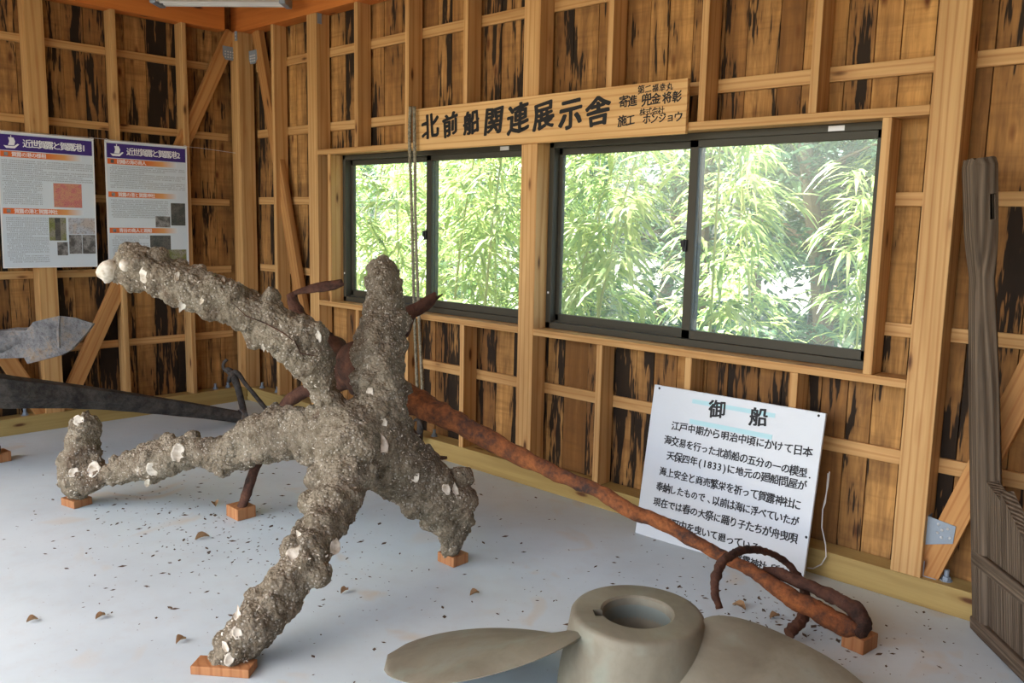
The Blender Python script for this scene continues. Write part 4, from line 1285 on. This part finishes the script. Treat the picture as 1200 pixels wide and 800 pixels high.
m.tube([(x_ - 0.03, y_, z_) for x_, y_, z_ in [(4.862, 0.035, 0.45), (4.868, 0.02, 0.38), (4.874, 0.0, 0.33), (4.868, -0.008, 0.30), (4.872, -0.012, 0.22), (4.895, -0.015, 0.15), (4.902, -0.018, 0.10), (4.885, -0.02, 0.06), (4.855, -0.03, 0.035), (4.83, -0.03, 0.03)]], 0.0028, 6)
m.tube([(4.840, 0.03, 0.46), (4.846, 0.01, 0.40), (4.838, -0.005, 0.31)], 0.0022, 6)
tag(m.build('thin_wire', CORD), 'thin pale wire dangling behind the edge of the notice board', 'wire')

# ------------------------------------------------------------------ twisted rope hanging by the sign
rp = empty('rope', ROPE[0][0])
tag(rp, 'doubled twisted rope hanging in front of the window from the sign', 'rope')
def twist(pts, rad, name, parent, org, pitch=0.055):
    q = catmull(pts, 26)
    m = MB()
    L = 0.0
    for k in range(3):
        path = []
        L = 0.0
        for i, p in enumerate(q):
            if i: L += np.linalg.norm(q[i] - q[i - 1])
            a = 2 * math.pi * L / pitch + k * 2 * math.pi / 3
            path.append((p[0] + math.cos(a) * rad * 0.52 - org.x, p[1] + math.sin(a) * rad * 0.52 - org.y, p[2] - org.z))
        m.tube(path, rad * 0.56, 6)
    return m.build(name, ROPE_M, parent, smooth=True)
O5 = Vector(ROPE[0][0])
for pts in ROPE:
    twist(pts, 0.0115, 'strand', rp, O5)
e = [Vector(p) for p in ROPE_END]
m = MB()
m.tube([p - O5 for p in e], [0.03, 0.022, 0.026], 8, True, 1.0, 0.3, 30)
m.tube([e[1] - O5 + Vector((0.05 * math.cos(t), -0.02, 0.05 * math.sin(t))) for t in [i * math.pi / 6 for i in range(13)]], 0.009, 6)
m.build('iron_shackle', DARKIRON, rp, smooth=True)
m = MB()
m.tube([e[0] - O5 + Vector((0, 0, 0.25)) , e[0] - O5 + Vector((0, 0, 0))], 0.008, 6)
m.build('strand', ROPE_M, rp)
m = MB(); m.tube([(2.09, 0.02, 2.19), (2.095, -0.05, 2.19), (2.10, -0.058, 2.20)], 0.004, 6)
tag(m.build('hook_nail', ZINC, rp, ), None); rp.children[-1].matrix_basis = Matrix.Translation(-O5)

# ------------------------------------------------------------------ fluorescent lamp under the beams
LA, LB = Vector((0.235, -0.74, 2.94)), Vector((0.926, -0.16, 2.94))
lt = empty('ceiling_light', (LA + LB) / 2)
lt.rotation_euler = (0, 0, math.atan2((LB - LA).y, (LB - LA).x))
tag(lt, 'unlit grey fluorescent tube lamp hanging under the ceiling in the corner', 'lamp')
hl = (LB - LA).length / 2
m = MB()
m.prism([(-0.075, 0.0), (-0.045, 0.045), (0.045, 0.045), (0.075, 0.0), (0.069, -0.001), (0.042, 0.038), (-0.042, 0.038), (-0.069, -0.001)], 2 * hl, Matrix(((0, 0, 1, 0), (1, 0, 0, 0), (0, 1, 0, 0), (0, 0, 0, 1))))
m.build('reflector', WHITEMETAL, lt)
for s in (-1, 1):
    m = MB(); m.bevelbox((-0.022, -0.08, -0.012), (0.022, 0.08, 0.05), 0.006)
    m.build('end_cap', ZINC, lt, (s * hl, 0, 0))
for y in (-0.03, 0.03):
    m = MB(); m.tube([(-hl + 0.03, y, 0.012), (hl - 0.03, y, 0.012)], 0.015, 14)
    m.build('tube', TUBE, lt, smooth=True, angle=50)
for s in (-0.6, 0.6):
    m = MB(); m.tube([(s * hl, 0, 0.04), (s * hl, 0, 0.225)], 0.006, 8)
    m.build('hanger_rod', ZINC, lt)

# ------------------------------------------------------------------ crumbs and dry leaves on the floor
rng = random.Random(11)
m = MB()
def crumb(x, y, s):
    a = rng.uniform(0, 6.28); c, q = math.cos(a), math.sin(a)
    L, W_, H = s, s * rng.uniform(0.25, 0.6), s * 0.25
    pts = [(-L, 0, 0), (0, -W_, 0), (L, 0, 0), (0, W_, 0), (0, 0, H)]
    m.add([(x + p[0] * c - p[1] * q, y + p[0] * q + p[1] * c, p[2] + 0.0005) for p in pts], [(0, 1, 4), (1, 2, 4), (2, 3, 4), (3, 0, 4)])
for cx, cy, sx, sy, n in ((2.35, -1.62, 0.5, 0.28, 330), (2.9, -1.5, 0.5, 0.3, 160), (4.85, -0.65, 0.32, 0.25, 260), (5.2, -0.35, 0.4, 0.2, 110), (3.7, -1.3, 0.8, 0.6, 170), (3.0, -2.0, 1.2, 0.5, 170), (2.5, -0.4, 2.0, 0.25, 120)):
    for _ in range(n):
        x, y = rng.gauss(cx, sx), rng.gauss(cy, sy)
        if -0.0 < x < 7.2 and -4.4 < y < -0.01:
            crumb(x, y, min(0.02, rng.lognormvariate(-5.0, 0.55)))
tag(m.build('leaf_litter', CRUMB), 'dark leaf crumbs scattered over the white floor', 'litter', kind='stuff')
def dry_leaf(x, y, s, label, k):
    rng = random.Random(k)
    m = MB()
    nl = 7
    top = []
    for i in range(nl):
        t = i / (nl - 1)
        wd = s * 0.30 * math.sin(math.pi * min(1, 0.04 + t * 0.96)) + 0.0006
        z = 0.004 + 0.012 * math.sin(t * 3.0) + 0.004 * rng.random()
        top.append([(s * (t - 0.5), -wd, z + wd * 0.55), (s * (t - 0.5), 0, z * 0.5), (s * (t - 0.5), wd, z + wd * 0.35)])
    vs_ = [p for r in top for p in r] + [(p[0], p[1], p[2] - 0.0008) for r in top for p in r]
    fs = []
    for i in range(nl - 1):
        for j in range(2):
            a = i * 3 + j
            fs.append((a, a + 3, a + 4, a + 1)); b = a + nl * 3; fs.append((b, b + 1, b + 4, b + 3))
    m.add(vs_, fs)
    tag(m.build('dry_leaf', DRYLEAF, None, (x, y, 0.0), (0, 0, rng.uniform(0, 6))), label, 'leaf', 'dry leaves on the floor')
LL = ['curled brown leaf on the floor right of the long front limb', 'pale curled leaf below the thin rusty leg', 'dry leaf on the open floor left of the front limb', 'dry leaf beside the foot of the long front limb',
      'dry leaf on the floor near the bottom corner under the upturned tip', 'dry leaf next to the block under the rusty leg', 'dry leaf on the floor between the propeller and the stubby limb', 'flat dry leaf beneath the rusty ring', 'dry leaf beside the broken end of the rusty ring']
for i, p in enumerate(LEAVES):
    dry_leaf(p[0], p[1], (0.045, 0.07, 0.04, 0.045, 0.04, 0.06, 0.045, 0.06, 0.05)[i], LL[i], i)

# ------------------------------------------------------------------ bamboo thicket and trees beyond the windows
def leaf_cloud(rng, sprays, lmin, lmax, wid, name, mat, droop=0.5):
    """many pointed leaves as one mesh; sprays = (origin, outward direction, count, fan width)"""
    V, F, A = [], [], []
    for o, d, n, fan in sprays:
        d = Vector(d).normalized()
        sd = d.cross(Vector((0, 0, 1)))
        sd = sd.normalized() if sd.length > 1e-3 else Vector((1, 0, 0))
        for k in range(n):
            a = rng.uniform(-fan, fan)
            L = rng.uniform(lmin, lmax)
            dr = (d * math.cos(a) + sd * math.sin(a) + Vector((0, 0, rng.uniform(-0.35, 0.35)))).normalized()
            wv_ = dr.cross(Vector((rng.uniform(-.5, .5), rng.uniform(-.5, .5), 1))).normalized() * L * wid
            st = Vector(o) + Vector((rng.gauss(0, .02), rng.gauss(0, .02), rng.gauss(0, .02)))
            b = len(V)
            shade = rng.random()
            dp = droop * rng.uniform(0.5, 1.5)
            pts = [st + dr * L * t - Vector((0, 0, 1)) * dp * L * t * t for t in (0, 0.3, 0.65, 1.0)]
            V += [pts[0], pts[1] - wv_, pts[1] + wv_, pts[2] - wv_ * 0.8, pts[2] + wv_ * 0.8, pts[3]]
            F += [(b, b + 1, b + 2), (b + 1, b + 3, b + 4, b + 2), (b + 3, b + 5, b + 4)]
            A += [shade] * 3
    me = bpy.data.meshes.new(name)
    me.from_pydata([tuple(v) for v in V], [], F)
    at = me.attributes.new('rnd', 'FLOAT', 'FACE'); at.data.foreach_set('value', A)
    me.materials.append(mat)
    return me
def bamboo_kind(seed, H):
    rng = random.Random(seed)
    lean = Vector((rng.uniform(-.25, .25), rng.uniform(-.35, .1), 0))
    path = [Vector((lean.x * t * t * H * 0.5, lean.y * t * t * H * 0.5, H * t * (1 - 0.10 * t))) for t in [i / 12 for i in range(13)]]
    c = MB()
    c.tube(path, [0.010 * (1 - 0.75 * i / 12) + 0.002 for i in range(13)], 7)
    sprays = []
    tw = c
    for i in range(2, 13):
        for _ in range(5):
            p = path[i] + Vector((0, 0, rng.uniform(-0.12, 0.12)))
            az = rng.uniform(0, 6.283)
            L = rng.uniform(0.15, 0.5) * (1.1 - 0.04 * i)
            d = Vector((math.cos(az), math.sin(az), rng.uniform(0.1, 0.9))).normalized()
            e = p + d * L
            tw.tube([p, p + d * L * 0.5, e - Vector((0, 0, 0.03))], [0.0028, 0.002, 0.0012], 4, False)
            sprays.append((e, (d.x, d.y, d.z * 0.3 - 0.1), rng.randint(5, 8), 1.0))
            if rng.random() < 0.7:
                sprays.append((p + d * L * 0.55, (d.x, d.y, 0.2), rng.randint(3, 5), 1.2))
    return c, tw, leaf_cloud(rng, sprays, 0.14, 0.32, 0.058, 'foliage', LEAF)
protos = []
for kdx, H in enumerate((2.3, 3.0, 2.6, 3.4)):
    c, tw, fol = bamboo_kind(40 + kdx, H)
    root = empty('bamboo_plant', (0, 0, 0))
    c.build('culm', CULM, root); link('foliage', fol, None, root)
    protos.append(root)
def clone(root):
    r = root.copy(); COL.objects.link(r)
    for ch in root.children:
        c = ch.copy(); COL.objects.link(c); c.parent = r
    return r
rng = random.Random(21)
spots = []
def sight(y):                        # stretch of the outside seen through the windows at distance y
    k = (y + 3.5) / 3.5
    return 6.26 + (1.2 - 6.26) * k, 6.26 + (4.96 - 6.26) * k
for y, n in ((0.95, 4), (1.5, 6), (2.2, 7), (3.0, 7), (4.0, 6), (5.2, 5)):
    a, b = sight(y)
    for i in range(n):
        if y < 2.6 and i == n - 1: continue
        spots.append((a - 0.2 + (b - a + 0.5) * (i + rng.uniform(0.1, 0.9)) / n, y + rng.uniform(-0.3, 0.35)))
used = set()
for i, (x, y) in enumerate(spots):
    k = i % len(protos)
    o = protos[k] if k not in used else clone(protos[k])
    used.add(k)
    o.location = (x, max(0.85, y), -0.14)
    o.rotation_euler = (0, 0, rng.uniform(0, 6.28))
    s_ = rng.uniform(0.85, 1.15); o.scale = (s_, s_, s_)
    tag(o, 'slender green bamboo with narrow drooping leaves in the thicket outside the windows', 'bamboo', 'bamboo outside the windows')

def tree_kind(seed, H, Rr):
    rng = random.Random(seed)
    t = MB()
    path = [Vector((0.25 * math.sin(i * 0.5 + seed), 0.2 * math.sin(i * 0.7), H * i / 8)) for i in range(9)]
    t.tube(path, [0.11 * (1 - 0.8 * i / 8) for i in range(9)], 8)
    sprays = []
    for i in range(2, 9):
        for _ in range(6):
            az = rng.uniform(0, 6.283); L = rng.uniform(0.4, 1.0) * Rr
            d = Vector((math.cos(az), math.sin(az), rng.uniform(0.0, 0.6))).normalized()
            p = path[i]; e = p + d * L
            t.tube([p, p + d * L * 0.5 + Vector((0, 0, 0.05)), e], [0.03, 0.018, 0.006], 5, False)
            for _ in range(26):
                q = p + d * L * rng.uniform(0.35, 1.05) + Vector((rng.gauss(0, .22), rng.gauss(0, .22), rng.gauss(0, .2)))
                sprays.append((q, (rng.gauss(0, 1), rng.gauss(0, 1), rng.gauss(0, .4)), 7, 2.2))
    return t, leaf_cloud(rng, sprays, 0.08, 0.16, 0.17, 'crown', TREELEAF, 0.3)
tp = []
for kdx, (H, Rr) in enumerate(((4.6, 1.5), (5.6, 1.8))):
    t, cr_ = tree_kind(70 + kdx, H, Rr)
    root = empty('tree', (0, 0, 0))
    t.build('trunk', BARK, root); link('crown', cr_, None, root)
    tp.append(root)
used = set()
for i, (x, y) in enumerate(TREES):
    k = i % 2
    o = tp[k] if k not in used else clone(tp[k]); used.add(k)
    o.location = (x, y, -0.14); o.rotation_euler = (0, 0, i * 1.7)
    tag(o, 'leafy green tree standing far behind the bamboo outside the windows', 'tree', 'trees behind the bamboo')

# low leafy undergrowth beneath the bamboo
rng = random.Random(5)
sprays = []
for i in range(900):
    y = rng.uniform(1.6, 8.0)
    a, b = sight(y)
    sprays.append(((rng.uniform(a - 0.4, b + 0.4), y, rng.uniform(-0.12, 0.25 + 0.07 * y)), (rng.gauss(0, 1), rng.gauss(0, 1), rng.uniform(0.2, 1.2)), 9, 2.0))
tag(link('undergrowth', leaf_cloud(rng, sprays, 0.12, 0.30, 0.16, 'undergrowth', TREELEAF, 0.5), None), 'low leafy undergrowth beneath the bamboo outside', 'undergrowth', kind='stuff')
